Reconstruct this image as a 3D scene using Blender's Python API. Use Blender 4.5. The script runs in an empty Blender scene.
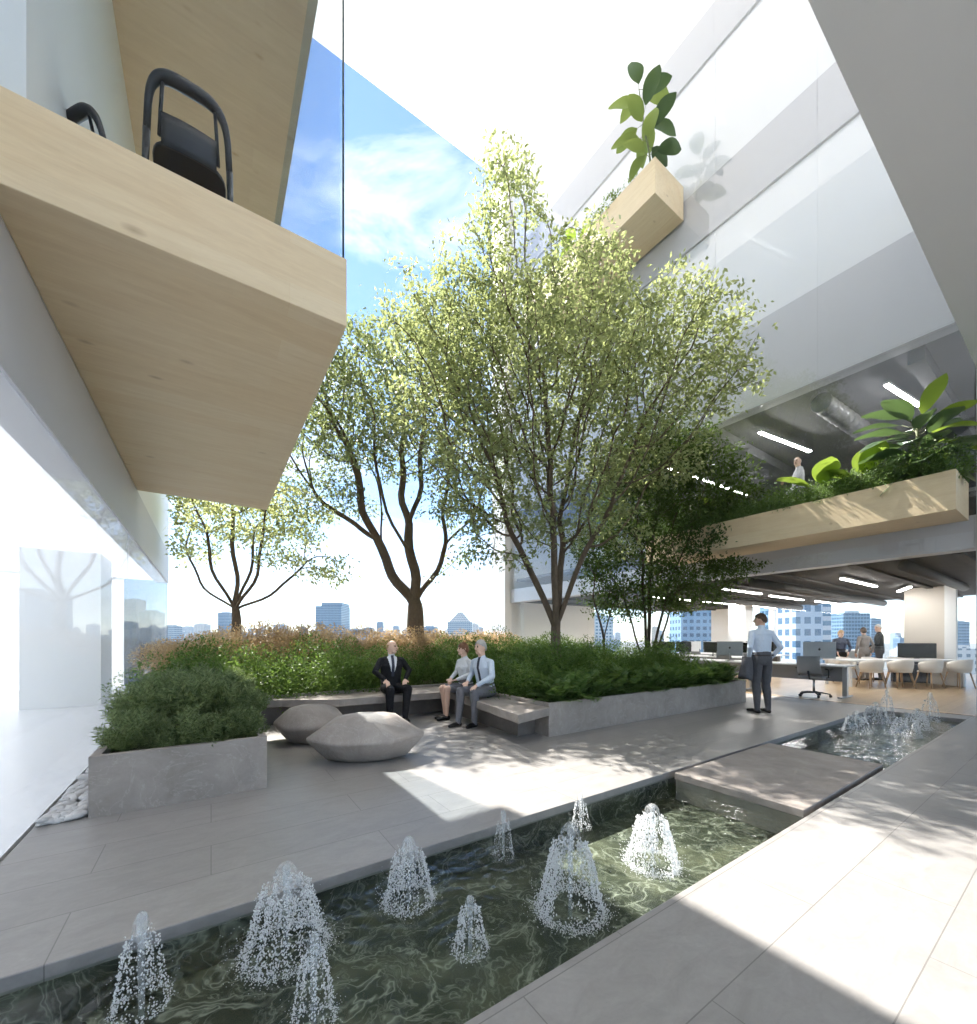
USE_HAZE = True
import bpy, bmesh, math, random
import numpy as np
from mathutils import Vector, Matrix, Euler, Quaternion
from mathutils.kdtree import KDTree
R = math.radians
scene = bpy.context.scene
COL = scene.collection
rnd = random.Random(7)

# ------------------------------------------------------------------ mesh collector
class MB:
    def __init__(self):
        self.v, self.f, self.m, self.s = [], [], [], []
    def add(self, verts, faces, mat=0, smooth=False):
        o = len(self.v)
        self.v.extend([tuple(p) for p in verts])
        for f in faces:
            self.f.append(tuple(i + o for i in f)); self.m.append(mat); self.s.append(smooth)
        return self
    def box(self, x0, x1, y0, y1, z0, z1, mat=0):
        v = [(x0,y0,z0),(x1,y0,z0),(x1,y1,z0),(x0,y1,z0),(x0,y0,z1),(x1,y0,z1),(x1,y1,z1),(x0,y1,z1)]
        return self.add(v, [(3,2,1,0),(4,5,6,7),(0,1,5,4),(1,2,6,5),(2,3,7,6),(3,0,4,7)], mat)
    def obox(self, c, hx, hy, hz, rz=0, mat=0):
        ca, sa = math.cos(rz), math.sin(rz); v = []
        for dz in (-hz, hz):
            for dx, dy in ((-hx,-hy),(hx,-hy),(hx,hy),(-hx,hy)):
                v.append((c[0]+ca*dx-sa*dy, c[1]+sa*dx+ca*dy, c[2]+dz))
        return self.add(v, [(3,2,1,0),(4,5,6,7),(0,1,5,4),(1,2,6,5),(2,3,7,6),(3,0,4,7)], mat)
    def prism(self, poly, z0, z1, mat=0):
        n = len(poly)
        v = [(p[0],p[1],z0) for p in poly] + [(p[0],p[1],z1) for p in poly]
        fs = [tuple(range(n-1,-1,-1)), tuple(range(n,2*n))] + [(i,(i+1)%n,n+(i+1)%n,n+i) for i in range(n)]
        return self.add(v, fs, mat)
    def tube(self, pts, rads, sides=8, mat=0, caps=True, flat=1.0, up=None):
        pts = [Vector(p) for p in pts]; n = len(pts)
        if not hasattr(rads, '__len__'): rads = [rads]*n
        v = []; prev = None
        for i in range(n):
            d = (pts[min(i+1,n-1)] - pts[max(i-1,0)])
            if d.length < 1e-9: d = Vector((0,0,1))
            d.normalize()
            if prev is None:
                a = Vector(up) if up else (Vector((0,0,1)) if abs(d.z) < .9 else Vector((1,0,0)))
                a = a - d*a.dot(d); a.normalize()
            else:
                a = prev - d*prev.dot(d)
                if a.length < 1e-6: a = d.orthogonal()
                a.normalize()
            prev = a; b = d.cross(a); r = rads[i]
            for k in range(sides):
                t = 2*math.pi*k/sides
                v.append(pts[i] + a*(r*math.cos(t)*flat) + b*(r*math.sin(t)))
        fs = []
        for i in range(n-1):
            for k in range(sides):
                k2 = (k+1) % sides
                fs.append((i*sides+k, i*sides+k2, (i+1)*sides+k2, (i+1)*sides+k))
        if caps:
            fs.append(tuple(range(sides-1,-1,-1))); fs.append(tuple(range((n-1)*sides, n*sides)))
        return self.add(v, fs, mat, True)
    def lathe(self, prof, seg=24, c=(0,0,0), mat=0, smooth=True):
        v = []; n = len(prof)
        for r, z in prof:
            for k in range(seg):
                t = 2*math.pi*k/seg
                v.append((c[0]+r*math.cos(t), c[1]+r*math.sin(t), c[2]+z))
        fs = []
        for i in range(n-1):
            for k in range(seg):
                k2 = (k+1) % seg
                fs.append((i*seg+k, i*seg+k2, (i+1)*seg+k2, (i+1)*seg+k))
        return self.add(v, fs, mat, smooth)
    def ell(self, c, r, seg=12, rings=8, mat=0, rot=None):
        v, fs = [], []
        for i in range(rings+1):
            ph = math.pi*i/rings
            for k in range(seg):
                t = 2*math.pi*k/seg
                p = Vector((r[0]*math.sin(ph)*math.cos(t), r[1]*math.sin(ph)*math.sin(t), -r[2]*math.cos(ph)))
                if rot: p = rot @ p
                v.append(p + Vector(c))
        for i in range(rings):
            for k in range(seg):
                k2 = (k+1) % seg
                fs.append((i*seg+k, i*seg+k2, (i+1)*seg+k2, (i+1)*seg+k))
        return self.add(v, fs, mat, True)
    def mesh(self, name, mats):
        me = bpy.data.meshes.new(name)
        me.from_pydata(self.v, [], self.f)
        if not isinstance(mats, (list, tuple)): mats = [mats]
        for m in mats: me.materials.append(m)
        me.polygons.foreach_set('material_index', self.m)
        me.polygons.foreach_set('use_smooth', self.s)
        me.update()
        return me
    def build(self, name, mats, parent=None, loc=None, bevel=0, seg=2):
        return link(name, self.mesh(name, mats), parent, loc, bevel, seg)

def link(name, me, parent=None, loc=None, bevel=0, seg=2):
    o = bpy.data.objects.new(name, me); COL.objects.link(o)
    if parent is not None: o.parent = parent
    if loc is not None: o.location = loc
    if bevel:
        md = o.modifiers.new('bevel', 'BEVEL'); md.width = bevel; md.segments = seg; md.limit_method = 'ANGLE'
    return o
def tag(o, label=None, cat=None, group=None, kind=None):
    if label: o['label'] = label
    if cat: o['category'] = cat
    if group: o['group'] = group
    if kind: o['kind'] = kind
    return o
def thing(name, label, cat, loc=(0,0,0), rz=0, group=None):
    o = bpy.data.objects.new(name, None); COL.objects.link(o)
    o.empty_display_size = .2; o.location = loc; o.rotation_euler = (0,0,rz)
    return tag(o, label, cat, group)
def copy_tree(o, parent=None):
    c = o.copy(); COL.objects.link(c)
    if parent is not None: c.parent = parent
    for ch in list(o.children): copy_tree(ch, c)
    return c
def dup(o, loc, rz=0, label=None, scale=None):
    c = copy_tree(o); c.location = loc; c.rotation_euler = (0,0,rz)
    if scale: c.scale = scale if hasattr(scale,'__len__') else (scale,)*3
    if label: c['label'] = label
    return c
def quad_mesh(name, V, mats, n=4, smooth=False, midx=None):
    """V: (k*n,3) float array, k polygons of n corners"""
    k = len(V)//n
    me = bpy.data.meshes.new(name)
    me.vertices.add(len(V)); me.vertices.foreach_set('co', V.astype(np.float32).ravel())
    me.loops.add(len(V)); me.loops.foreach_set('vertex_index', np.arange(len(V), dtype=np.int32))
    me.polygons.add(k); me.polygons.foreach_set('loop_start', np.arange(0, len(V), n, dtype=np.int32))
    if not isinstance(mats, (list, tuple)): mats = [mats]
    for m in mats: me.materials.append(m)
    if midx is not None: me.polygons.foreach_set('material_index', midx)
    me.update(calc_edges=True); me.validate()
    return me

# ------------------------------------------------------------------ materials
class NT:
    def __init__(self, name):
        self.m = bpy.data.materials.new(name); self.m.use_nodes = True
        self.t = self.m.node_tree; self.t.nodes.clear()
        self.out = self.n('ShaderNodeOutputMaterial')
    def n(self, typ, **kw):
        nd = self.t.nodes.new(typ)
        for k, v in kw.items():
            if k.startswith('i_'): 
                key = k[2:].replace('_', ' ')
                nd.inputs[key].default_value = v
            else: setattr(nd, k, v)
        return nd
    def l(self, a, b): self.t.links.new(a, b)
    def mathn(self, op, a, b=None, c=None):
        nd = self.t.nodes.new('ShaderNodeMath'); nd.operation = op
        for i, x in enumerate((a, b, c)):
            if x is None: continue
            if isinstance(x, (int, float)): nd.inputs[i].default_value = x
            else: self.l(x, nd.inputs[i])
        return nd.outputs[0]
    def mix(self, fac, a, b, blend='MIX'):
        nd = self.t.nodes.new('ShaderNodeMix'); nd.data_type = 'RGBA'; nd.blend_type = blend
        for s, x in ((nd.inputs[0], fac), (nd.inputs[6], a), (nd.inputs[7], b)):
            if isinstance(x, (int, float)): s.default_value = x
            elif isinstance(x, tuple): s.default_value = (*x, 1) if len(x) == 3 else x
            else: self.l(x, s)
        return nd.outputs[2]
    def ramp(self, fac, stops):
        nd = self.t.nodes.new('ShaderNodeValToRGB'); e = nd.color_ramp.elements
        while len(e) < len(stops): e.new(.5)
        for el, (p, c) in zip(e, stops):
            el.position = p; el.color = (*c, 1) if hasattr(c, '__len__') else (c, c, c, 1)
        self.l(fac, nd.inputs[0]); return nd.outputs[0]
    def coord(self, scale=(1,1,1), kind='Object', rot=(0,0,0)):
        tc = self.n('ShaderNodeTexCoord'); mp = self.n('ShaderNodeMapping')
        mp.inputs['Scale'].default_value = scale; mp.inputs['Rotation'].default_value = rot
        self.l(tc.outputs[kind], mp.inputs[0]); return mp.outputs[0]
    def noise(self, vec, scale=5, detail=4, rough=.55, dist=0):
        nd = self.n('ShaderNodeTexNoise'); self.l(vec, nd.inputs['Vector'])
        nd.inputs['Scale'].default_value = scale; nd.inputs['Detail'].default_value = detail
        nd.inputs['Roughness'].default_value = rough; nd.inputs['Distortion'].default_value = dist
        return nd.outputs['Fac']
    def bump(self, h, strength=.2, dist=.01):
        nd = self.n('ShaderNodeBump'); nd.inputs['Strength'].default_value = strength
        nd.inputs['Distance'].default_value = dist; self.l(h, nd.inputs['Height']); return nd.outputs[0]
    def pbr(self, col, rough=.6, metal=0, spec=.5, normal=None, **kw):
        p = self.n('ShaderNodeBsdfPrincipled')
        for s, x in ((p.inputs['Base Color'], col), (p.inputs['Roughness'], rough)):
            if isinstance(x, tuple): s.default_value = (*x, 1)
            elif isinstance(x, (int, float)): s.default_value = x
            else: self.l(x, s)
        p.inputs['Metallic'].default_value = metal
        p.inputs['Specular IOR Level'].default_value = spec
        if normal is not None: self.l(normal, p.inputs['Normal'])
        for k, v in kw.items(): p.inputs[k].default_value = v
        self.l(p.outputs[0], self.out.inputs[0]); return p

def plain(name, col, rough=.6, metal=0, spec=.4, var=.12, scale=6):
    t = NT(name); c = t.coord()
    f = t.noise(c, scale, 4)
    a = tuple(x*(1-var) for x in col); b = tuple(min(1, x*(1+var)) for x in col)
    nb = t.bump(t.noise(t.coord((1,1,.6)), 16, 3, .5, 1.2), .8, .02) if rough >= .8 and scale >= 14 else None
    t.pbr(t.mix(f, a, b), rough, metal, spec, nb); return t.m
def emis(name, col, s):
    t = NT(name); e = t.n('ShaderNodeEmission'); e.inputs[0].default_value = (*col,1); e.inputs[1].default_value = s
    t.l(e.outputs[0], t.out.inputs[0]); return t.m
def schlick(t, f0, normal=None):
    lw = t.n('ShaderNodeLayerWeight'); lw.inputs['Blend'].default_value = .5
    if normal is not None: t.l(normal, lw.inputs['Normal'])
    p = t.mathn('POWER', lw.outputs['Facing'], 5.0)
    return t.mathn('ADD', t.mathn('MULTIPLY', p, 1-f0), f0)
def glass(name, tint=(.93,.96,.96), f0=.05, milk=0.0, milkcol=(.85,.87,.9), rough=0, rk=1.0):
    t = NT(name)
    tr = t.n('ShaderNodeBsdfTransparent'); tr.inputs[0].default_value = (*tint,1)
    gl = t.n('ShaderNodeBsdfGlossy'); gl.inputs['Roughness'].default_value = rough
    base = tr.outputs[0]
    if milk:
        df = t.n('ShaderNodeBsdfDiffuse'); df.inputs[0].default_value = (*milkcol,1)
        mx = t.n('ShaderNodeMixShader'); mx.inputs[0].default_value = milk
        t.l(base, mx.inputs[1]); t.l(df.outputs[0], mx.inputs[2]); base = mx.outputs[0]
    m2 = t.n('ShaderNodeMixShader'); t.l(t.mathn('MULTIPLY', schlick(t, f0), rk), m2.inputs[0])
    t.l(base, m2.inputs[1]); t.l(gl.outputs[0], m2.inputs[2]); t.l(m2.outputs[0], t.out.inputs[0])
    return t.m
def leafmat(name, c1, c2, trans, gloss=.35, tw=.4, rough=.45):
    t = NT(name); g = t.n('ShaderNodeNewGeometry')
    ci = t.mix(g.outputs['Random Per Island'], c1, c2)
    p = t.n('ShaderNodeBsdfPrincipled'); t.l(ci, p.inputs['Base Color'])
    p.inputs['Roughness'].default_value = rough; p.inputs['Specular IOR Level'].default_value = gloss
    tl = t.n('ShaderNodeBsdfTranslucent'); tl.inputs[0].default_value = (*trans,1)
    mx = t.n('ShaderNodeMixShader'); mx.inputs[0].default_value = tw
    t.l(p.outputs[0], mx.inputs[1]); t.l(tl.outputs[0], mx.inputs[2]); t.l(mx.outputs[0], t.out.inputs[0])
    return t.m

def m_paving():
    t = NT('grey_stone_paving'); c = t.coord()
    br = t.n('ShaderNodeTexBrick'); t.l(c, br.inputs['Vector'])
    br.offset = .37; br.inputs['Scale'].default_value = 1.0
    br.inputs['Brick Width'].default_value = 1.55; br.inputs['Row Height'].default_value = .405
    br.inputs['Mortar Size'].default_value = .0028; br.inputs['Mortar Smooth'].default_value = .2
    br.inputs['Color1'].default_value = (.455,.455,.455,1); br.inputs['Color2'].default_value = (.545,.545,.545,1)
    br.inputs['Mortar'].default_value = (.5,.5,.5,1)
    c2 = t.coord((1.6,3.4,3.4), 'Object', (0,0,.35)); n1 = t.noise(c2, 2.6, 10, .68, .9); n2 = t.noise(c, 45, 3)
    n3 = t.noise(c, .9, 3)
    base = t.ramp(n1, [(.25,(.235,.224,.216)),(.5,(.315,.301,.291)),(.8,(.40,.384,.371))])
    base = t.mix(.5, base, br.outputs['Color'], 'OVERLAY')
    base = t.mix(t.mathn('MULTIPLY', n2, .34), base, (.17,.162,.155))
    base = t.mix(t.mathn('MULTIPLY', n3, .4), base, (.20,.19,.182))
    base = t.mix(t.mathn('MULTIPLY', br.outputs['Fac'], .7), base, (.12,.115,.11))
    h = t.mathn('SUBTRACT', t.mathn('MULTIPLY', n1, .3), t.mathn('MULTIPLY', br.outputs['Fac'], .8))
    rr = t.ramp(n1, [(.3,.36),(.75,.52)])
    t.pbr(base, rr, 0, .5, t.bump(h, .25, .004)); return t.m
def m_stone(name='warm_grey_stone', k=1.0, vein=True):
    t = NT(name); c = t.coord()
    n1 = t.noise(c, 3.5, 8, .65, .5); n2 = t.noise(c, 60, 3); n3 = t.noise(c, 1.7, 6, .6, 2.5)
    base = t.ramp(n1, [(.25,(.215*k,.190*k,.172*k)),(.55,(.305*k,.272*k,.250*k)),(.8,(.38*k,.345*k,.32*k))])
    base = t.mix(t.mathn('MULTIPLY', n2, .3), base, (.17*k,.16*k,.15*k))
    if vein:
        v = t.ramp(t.mathn('ABSOLUTE', t.mathn('SUBTRACT', n3, .5)), [(0,1.0),(.007,.15),(.02,0.0)])
        base = t.mix(t.mathn('MULTIPLY', v, .32), base, (.56,.53,.50))
    t.pbr(base, .65, 0, .22, t.bump(t.mathn('ADD', n1, n2), .15, .004)); return t.m
def m_wood(name='pale_birch_wood', scale=(1,9,9), c1=(.72,.55,.33), c2=(.94,.80,.575), knots=True):
    t = NT(name); c = t.coord(scale)
    n1 = t.noise(c, 1.6, 8, .6, .8); n2 = t.noise(t.coord(tuple(s*2.2 for s in scale)), 5, 3, .5)
    base = t.mix(n1, c1, c2)
    base = t.mix(t.mathn('MULTIPLY', n2, .3), base, tuple(x*.75 for x in c1))
    if knots:
        vo = t.n('ShaderNodeTexVoronoi'); t.l(t.coord((1.6,3.2,3.2)), vo.inputs['Vector']); vo.inputs['Scale'].default_value = .9
        k = t.ramp(t.mathn('ADD', vo.outputs['Distance'], t.mathn('MULTIPLY', n2, .05)), [(.02,1.0),(.07,.55),(.13,0.0)])
        base = t.mix(t.mathn('MULTIPLY', k, .6), base, (.34,.20,.09))
    if knots:
        br = t.n('ShaderNodeTexBrick'); sp = t.n('ShaderNodeSeparateXYZ'); t.l(t.coord(), sp.inputs[0]); cb = t.n('ShaderNodeCombineXYZ')
        a, b = (0, 1) if scale[0] < scale[1] else (1, 0)
        t.l(sp.outputs[a], cb.inputs[0]); t.l(t.mathn('ADD', sp.outputs[b], sp.outputs[2]), cb.inputs[1]); t.l(cb.outputs[0], br.inputs['Vector'])
        br.inputs['Scale'].default_value = 1; br.inputs['Brick Width'].default_value = 3.1; br.inputs['Row Height'].default_value = .30; br.inputs['Mortar Size'].default_value = .0012
        br.inputs['Color1'].default_value = (.43,.43,.43,1); br.inputs['Color2'].default_value = (.57,.57,.57,1); br.inputs['Mortar'].default_value = (.3,.3,.3,1)
        base = t.mix(.45, base, br.outputs['Color'], 'OVERLAY')
    t.pbr(base, .5, 0, .35, t.bump(n1, .06, .003)); return t.m
def m_floorwood():
    t = NT('oak_floor_boards'); c = t.coord()
    br = t.n('ShaderNodeTexBrick'); t.l(c, br.inputs['Vector']); br.inputs['Scale'].default_value = 1
    br.inputs['Brick Width'].default_value = 2.2; br.inputs['Row Height'].default_value = .18
    br.inputs['Mortar Size'].default_value = .002
    br.inputs['Color1'].default_value = (.50,.34,.185,1); br.inputs['Color2'].default_value = (.62,.455,.27,1)
    br.inputs['Mortar'].default_value = (.2,.13,.07,1)
    n = t.noise(t.coord((1,10,1)), 3, 6)
    t.pbr(t.mix(t.mathn('MULTIPLY', n, .4), br.outputs['Color'], (.36,.24,.13)), .33, 0, .5); return t.m
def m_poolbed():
    t = NT('caustic_lined_marble_pool_bed'); c = t.coord()
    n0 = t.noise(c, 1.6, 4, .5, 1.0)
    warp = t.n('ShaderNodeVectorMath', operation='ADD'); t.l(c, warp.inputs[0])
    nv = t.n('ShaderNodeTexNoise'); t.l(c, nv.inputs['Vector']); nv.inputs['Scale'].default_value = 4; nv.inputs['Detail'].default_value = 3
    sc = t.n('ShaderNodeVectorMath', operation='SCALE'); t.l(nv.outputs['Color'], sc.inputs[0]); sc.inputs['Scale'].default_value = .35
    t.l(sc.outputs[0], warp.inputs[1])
    def vein(s, w):  # pale wavy lines: ripple caustics painted into the marble colour
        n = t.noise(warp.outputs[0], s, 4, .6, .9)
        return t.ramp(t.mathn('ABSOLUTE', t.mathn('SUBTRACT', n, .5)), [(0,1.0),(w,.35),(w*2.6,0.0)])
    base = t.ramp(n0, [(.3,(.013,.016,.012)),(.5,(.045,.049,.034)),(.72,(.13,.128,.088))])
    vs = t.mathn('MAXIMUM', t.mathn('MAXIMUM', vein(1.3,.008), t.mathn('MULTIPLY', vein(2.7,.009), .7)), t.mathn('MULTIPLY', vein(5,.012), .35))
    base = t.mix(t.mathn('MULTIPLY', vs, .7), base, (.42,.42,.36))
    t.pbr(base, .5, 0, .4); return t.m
def m_water():
    t = NT('rippled_pool_water'); c = t.coord((1,1,1))
    n1 = t.noise(c, 6, 3, .5, .8); n2 = t.noise(c, 22, 2, .5, .4)
    nm = t.bump(t.mathn('ADD', n1, t.mathn('MULTIPLY', n2, .25)), .5, .018)
    tr = t.n('ShaderNodeBsdfTransparent'); tr.inputs[0].default_value = (.82,.88,.84,1)
    gl = t.n('ShaderNodeBsdfGlossy'); gl.inputs['Roughness'].default_value = .02; t.l(nm, gl.inputs['Normal'])
    mx = t.n('ShaderNodeMixShader'); t.l(t.mathn('MULTIPLY', schlick(t, .03, nm), .85), mx.inputs[0])
    t.l(tr.outputs[0], mx.inputs[1]); t.l(gl.outputs[0], mx.inputs[2]); t.l(mx.outputs[0], t.out.inputs[0]); return t.m
def m_spray(name, white, clear):
    t = NT(name)
    tr = t.n('ShaderNodeBsdfTransparent'); tr.inputs[0].default_value = (.97,.99,1,1)
    df = t.n('ShaderNodeBsdfPrincipled'); df.inputs['Base Color'].default_value = (white,white,white,1); df.inputs['Roughness'].default_value = .12
    tl = t.n('ShaderNodeBsdfTranslucent'); tl.inputs[0].default_value = (.9,.92,.95,1)
    m1 = t.n('ShaderNodeMixShader'); m1.inputs[0].default_value = .45
    t.l(df.outputs[0], m1.inputs[1]); t.l(tl.outputs[0], m1.inputs[2])
    mx = t.n('ShaderNodeMixShader'); mx.inputs[0].default_value = clear
    t.l(m1.outputs[0], mx.inputs[1]); t.l(tr.outputs[0], mx.inputs[2]); t.l(mx.outputs[0], t.out.inputs[0]); return t.m
def m_tower(name, wall, win, px=3.4, pz=3.5, wx=.62, wz=.5):
    t = NT(name); tc = t.n('ShaderNodeTexCoord'); sp = t.n('ShaderNodeSeparateXYZ'); t.l(tc.outputs['Object'], sp.inputs[0])
    h = t.mathn('ADD', sp.outputs[0], sp.outputs[1])
    fx = t.mathn('FRACT', t.mathn('DIVIDE', t.mathn('ADD', h, 500.0), px)); fz = t.mathn('FRACT', t.mathn('DIVIDE', t.mathn('ADD', sp.outputs[2], 500.0), pz))
    k = t.mathn('MULTIPLY', t.mathn('LESS_THAN', fx, wx), t.mathn('LESS_THAN', fz, wz))
    g = t.n('ShaderNodeNewGeometry'); sg = t.n('ShaderNodeSeparateXYZ'); t.l(g.outputs['Normal'], sg.inputs[0])
    k = t.mathn('MULTIPLY', k, t.mathn('LESS_THAN', t.mathn('ABSOLUTE', sg.outputs[2]), .5))
    n = t.noise(tc.outputs['Object'], .05, 3)
    w2 = t.mix(n, tuple(x*.85 for x in wall), wall)
    rr = t.mix(k, (.7,.7,.7), (.15,.15,.15))
    t.pbr(t.mix(k, w2, win), rr, 0, .5); return t.m
def m_bark(name, c1, c2):
    t = NT(name); c = t.coord((1,1,.35)); n = t.noise(c, 22, 6, .65, .8)
    t.pbr(t.mix(n, c1, c2), .85, 0, .2, t.bump(n, .6, .02)); return t.m
def m_plaster(name, col, rough=.55):
    t = NT(name); c = t.coord(); n = t.noise(c, 2.0, 5); n2 = t.noise(c, 90, 2)
    t.pbr(t.mix(n, tuple(x*.97 for x in col), col), rough, 0, .35, t.bump(n2, .04, .002)); return t.m
def m_roof(name='translucent_roof_membrane', tk=.74, ca=(.90,.875,.835), cb=(.95,.925,.885)):
    t = NT(name); c = t.coord(); n = t.noise(c, .6, 3)
    col = t.mix(n, ca, cb)
    df = t.n('ShaderNodeBsdfDiffuse'); t.l(col, df.inputs[0])
    tl = t.n('ShaderNodeBsdfTranslucent'); t.l(col, tl.inputs[0])
    mx = t.n('ShaderNodeMixShader'); mx.inputs[0].default_value = tk
    t.l(df.outputs[0], mx.inputs[1]); t.l(tl.outputs[0], mx.inputs[2]); t.l(mx.outputs[0], t.out.inputs[0]); return t.m

PAVE = m_paving(); STONE = m_stone('warm_grey_stone', 1.14); STONE2 = m_stone('pale_granite', 1.35, False); BOULD = m_stone('boulder_stone', 1.2)
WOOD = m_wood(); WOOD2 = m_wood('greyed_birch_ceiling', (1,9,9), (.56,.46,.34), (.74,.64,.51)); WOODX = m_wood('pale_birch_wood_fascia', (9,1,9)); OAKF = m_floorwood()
WHITE = m_plaster('white_plaster', (.86,.86,.86)); GREYP = m_plaster('light_grey_plaster', (.50,.50,.51)); FASC = m_plaster('grey_white_fascia', (.62,.62,.65))
WFLOOR = plain('polished_white_floor', (.8,.8,.81), .25, 0, .5, .03)
GLASS = glass('clear_glass'); GLASSL = glass('shopfront_glass', (.96,.97,.98), .05, .16, (.95,.95,.95), 0, .22); GLASSU = glass('sky_whitened_upper_glass', (.9,.92,.95), .08, .90, (.955,.965,.985), 0, .6); GLASSB = glass('balustrade_glass', (.965,.98,.985), .02, 0, (1,1,1), 0, .14)  # upper panes: white mixed in to stand for reflected sky
GLASST = glass('tinted_window_glass', (.45,.52,.58), .06); GLASS2 = glass('office_glass', (.95,.96,.97), .04, 0, (1,1,1), 0, .5)
DARKC = plain('exposed_dark_ceiling', (.035,.030,.026), .8, 0, .3, .6, 1.4); GREYC = plain('grey_painted_ceiling', (.20,.20,.215), .7, 0, .3, .1, 1)
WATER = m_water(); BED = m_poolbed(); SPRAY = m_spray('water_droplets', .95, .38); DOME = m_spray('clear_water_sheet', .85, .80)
SOIL = plain('dark_soil', (.05,.038,.028), .95, 0, .1, .5, 30)
LAMP = emis('lamp_tube', (1,.97,.92), 12.0); LAMPD = emis('dim_lamp_tube', (1,.98,.95), 2.2); SKIN_G = glass('outer_glass_skin', (.985,.99,.995), .055, 0, (1,1,1), 0, .95); GLASSS = glass('blue_tinted_side_glass', (.90,.955,.99), .03, .07, (.75,.88,1), 0, .3); EDGE = plain('glass_edge', (.05,.10,.11), .3)
METAL = plain('brushed_steel', (.55,.55,.56), .35, 1, .5, .05); DKMETAL = plain('dark_grey_metal', (.06,.06,.065), .45, .6, .5, .1)
BLACKP = plain('black_plastic', (.018,.018,.02), .42, 0, .5, .1); GREYPL = plain('grey_plastic', (.28,.28,.29), .45); SILV = plain('silver_back', (.36,.37,.38), .35, .3)
WHITEP = plain('white_lacquer', (.78,.77,.75), .4, 0, .5, .03); OAK = m_wood('oak_legs', (6,6,1), (.42,.27,.15), (.52,.36,.22), False)
SHELL = plain('ivory_seat_shell', (.72,.67,.60), .5); TANP = plain('tan_leather', (.45,.31,.21), .5); TERRA = plain('terracotta_fabric', (.40,.20,.14), .8)
PEB = plain('pale_pebble', (.55,.54,.53), .6, 0, .4, .3, 9)
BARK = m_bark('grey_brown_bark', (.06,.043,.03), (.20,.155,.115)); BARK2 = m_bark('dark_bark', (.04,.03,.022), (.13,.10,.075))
LEAF1 = leafmat('pale_maple_leaf', (.12,.155,.055), (.30,.335,.165), (.48,.54,.23), .25, .44)
LEAF2 = leafmat('grey_green_leaf', (.08,.11,.045), (.19,.225,.11), (.36,.42,.17), .2, .42)
LEAF3 = leafmat('yellow_green_leaf', (.17,.21,.07), (.34,.37,.17), (.62,.66,.30), .2, .5)
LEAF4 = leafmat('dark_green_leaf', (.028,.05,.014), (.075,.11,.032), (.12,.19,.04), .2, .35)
ROSE = leafmat('rosemary_needle', (.035,.058,.022), (.27,.33,.16), (.24,.31,.12), .2, .35)
HEDG = leafmat('hedge_leaf', (.055,.105,.025), (.15,.23,.06), (.17,.27,.05), .2, .38)
FERN = leafmat('fern_leaflet', (.055,.11,.03), (.17,.26,.085), (.17,.27,.06), .3, .34)
RUST = leafmat('rust_leaf', (.34,.19,.09), (.54,.42,.25), (.55,.40,.2), .3, .4)
BIGL = leafmat('broad_dark_leaf', (.065,.11,.065), (.11,.16,.095), (.16,.26,.08), .6, .22, .35)
BIGL2 = leafmat('broad_lime_leaf', (.13,.22,.025), (.20,.30,.05), (.30,.42,.06), .5, .4, .4)
SKIN = plain('skin', (.62,.39,.28), .5, 0, .4, .06); SKIN2 = plain('pale_skin', (.72,.48,.37), .5, 0, .4, .06)
SHIRTW = plain('white_shirt', (.72,.74,.78), .8, 0, .2, .06, 14); SHIRTB = plain('pale_blue_shirt', (.60,.68,.80), .8, 0, .2, .06, 14)
SUIT = plain('charcoal_suit', (.018,.018,.021), .8, 0, .2, .25, 20); GREYT = plain('grey_trouser_cloth', (.10,.10,.11), .85, 0, .2, .15, 20)
LGREYT = plain('mid_grey_trouser_cloth', (.17,.17,.19), .85, 0, .2, .15, 20)
TIE = plain('navy_tie', (.03,.035,.06), .6); SHOE = plain('black_shoe', (.015,.014,.014), .35); DKDOT = plain('dark_detail', (.03,.02,.02), .4); LIPS = plain('lips', (.38,.17,.14), .5)
HAIRB = plain('brown_hair', (.07,.04,.022), .6, 0, .4, .3, 40); HAIRG = plain('grey_hair', (.42,.41,.40), .6, 0, .4, .25, 40); HAIRF = plain('blond_hair', (.42,.27,.13), .55, 0, .4, .25, 40); HAIRA = plain('auburn_hair', (.22,.10,.05), .55, 0, .4, .25, 40)
COAT = plain('taupe_coat', (.28,.25,.23), .85, 0, .2, .1, 20); NAVY = plain('navy_top', (.05,.06,.10), .85); SCREEN = plain('black_screen', (.008,.008,.01), .15)
BOXO = plain('orange_card', (.55,.26,.04), .6); TILEG = plain('city_ground', (.20,.21,.20), .9, 0, .2, .3, .01)
# ------------------------------------------------------------------ camera, world, sun
YAW = R(33.951)
cam = bpy.data.objects.new('camera', bpy.data.cameras.new('camera')); COL.objects.link(cam); scene.camera = cam
cam.location = (0, 0, 1.35); cam.rotation_euler = (R(90), 0, -YAW)
cd = cam.data; cd.sensor_fit = 'HORIZONTAL'; cd.sensor_width = 36; cd.lens = 36*412.05/977
cd.shift_y = (638.5-512)/977; cd.clip_start = .05; cd.clip_end = 20000
SUNV = Vector((-.118, .80, 1)).normalized()
el = math.asin(SUNV.z); az = math.atan2(SUNV.x, SUNV.y)
sun = bpy.data.objects.new('sun', bpy.data.lights.new('sun', 'SUN')); COL.objects.link(sun)
sun.data.energy = 1.85; sun.data.angle = R(.5); sun.data.color = (1, .955, .88)
sun.rotation_euler = SUNV.to_track_quat('Z', 'Y').to_euler()
w = bpy.data.worlds.new('World'); scene.world = w; w.use_nodes = True; nt = w.node_tree; nt.nodes.clear()
def wn(t, **k):
    n = nt.nodes.new(t)
    for a, b in k.items(): setattr(n, a, b)
    return n
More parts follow.
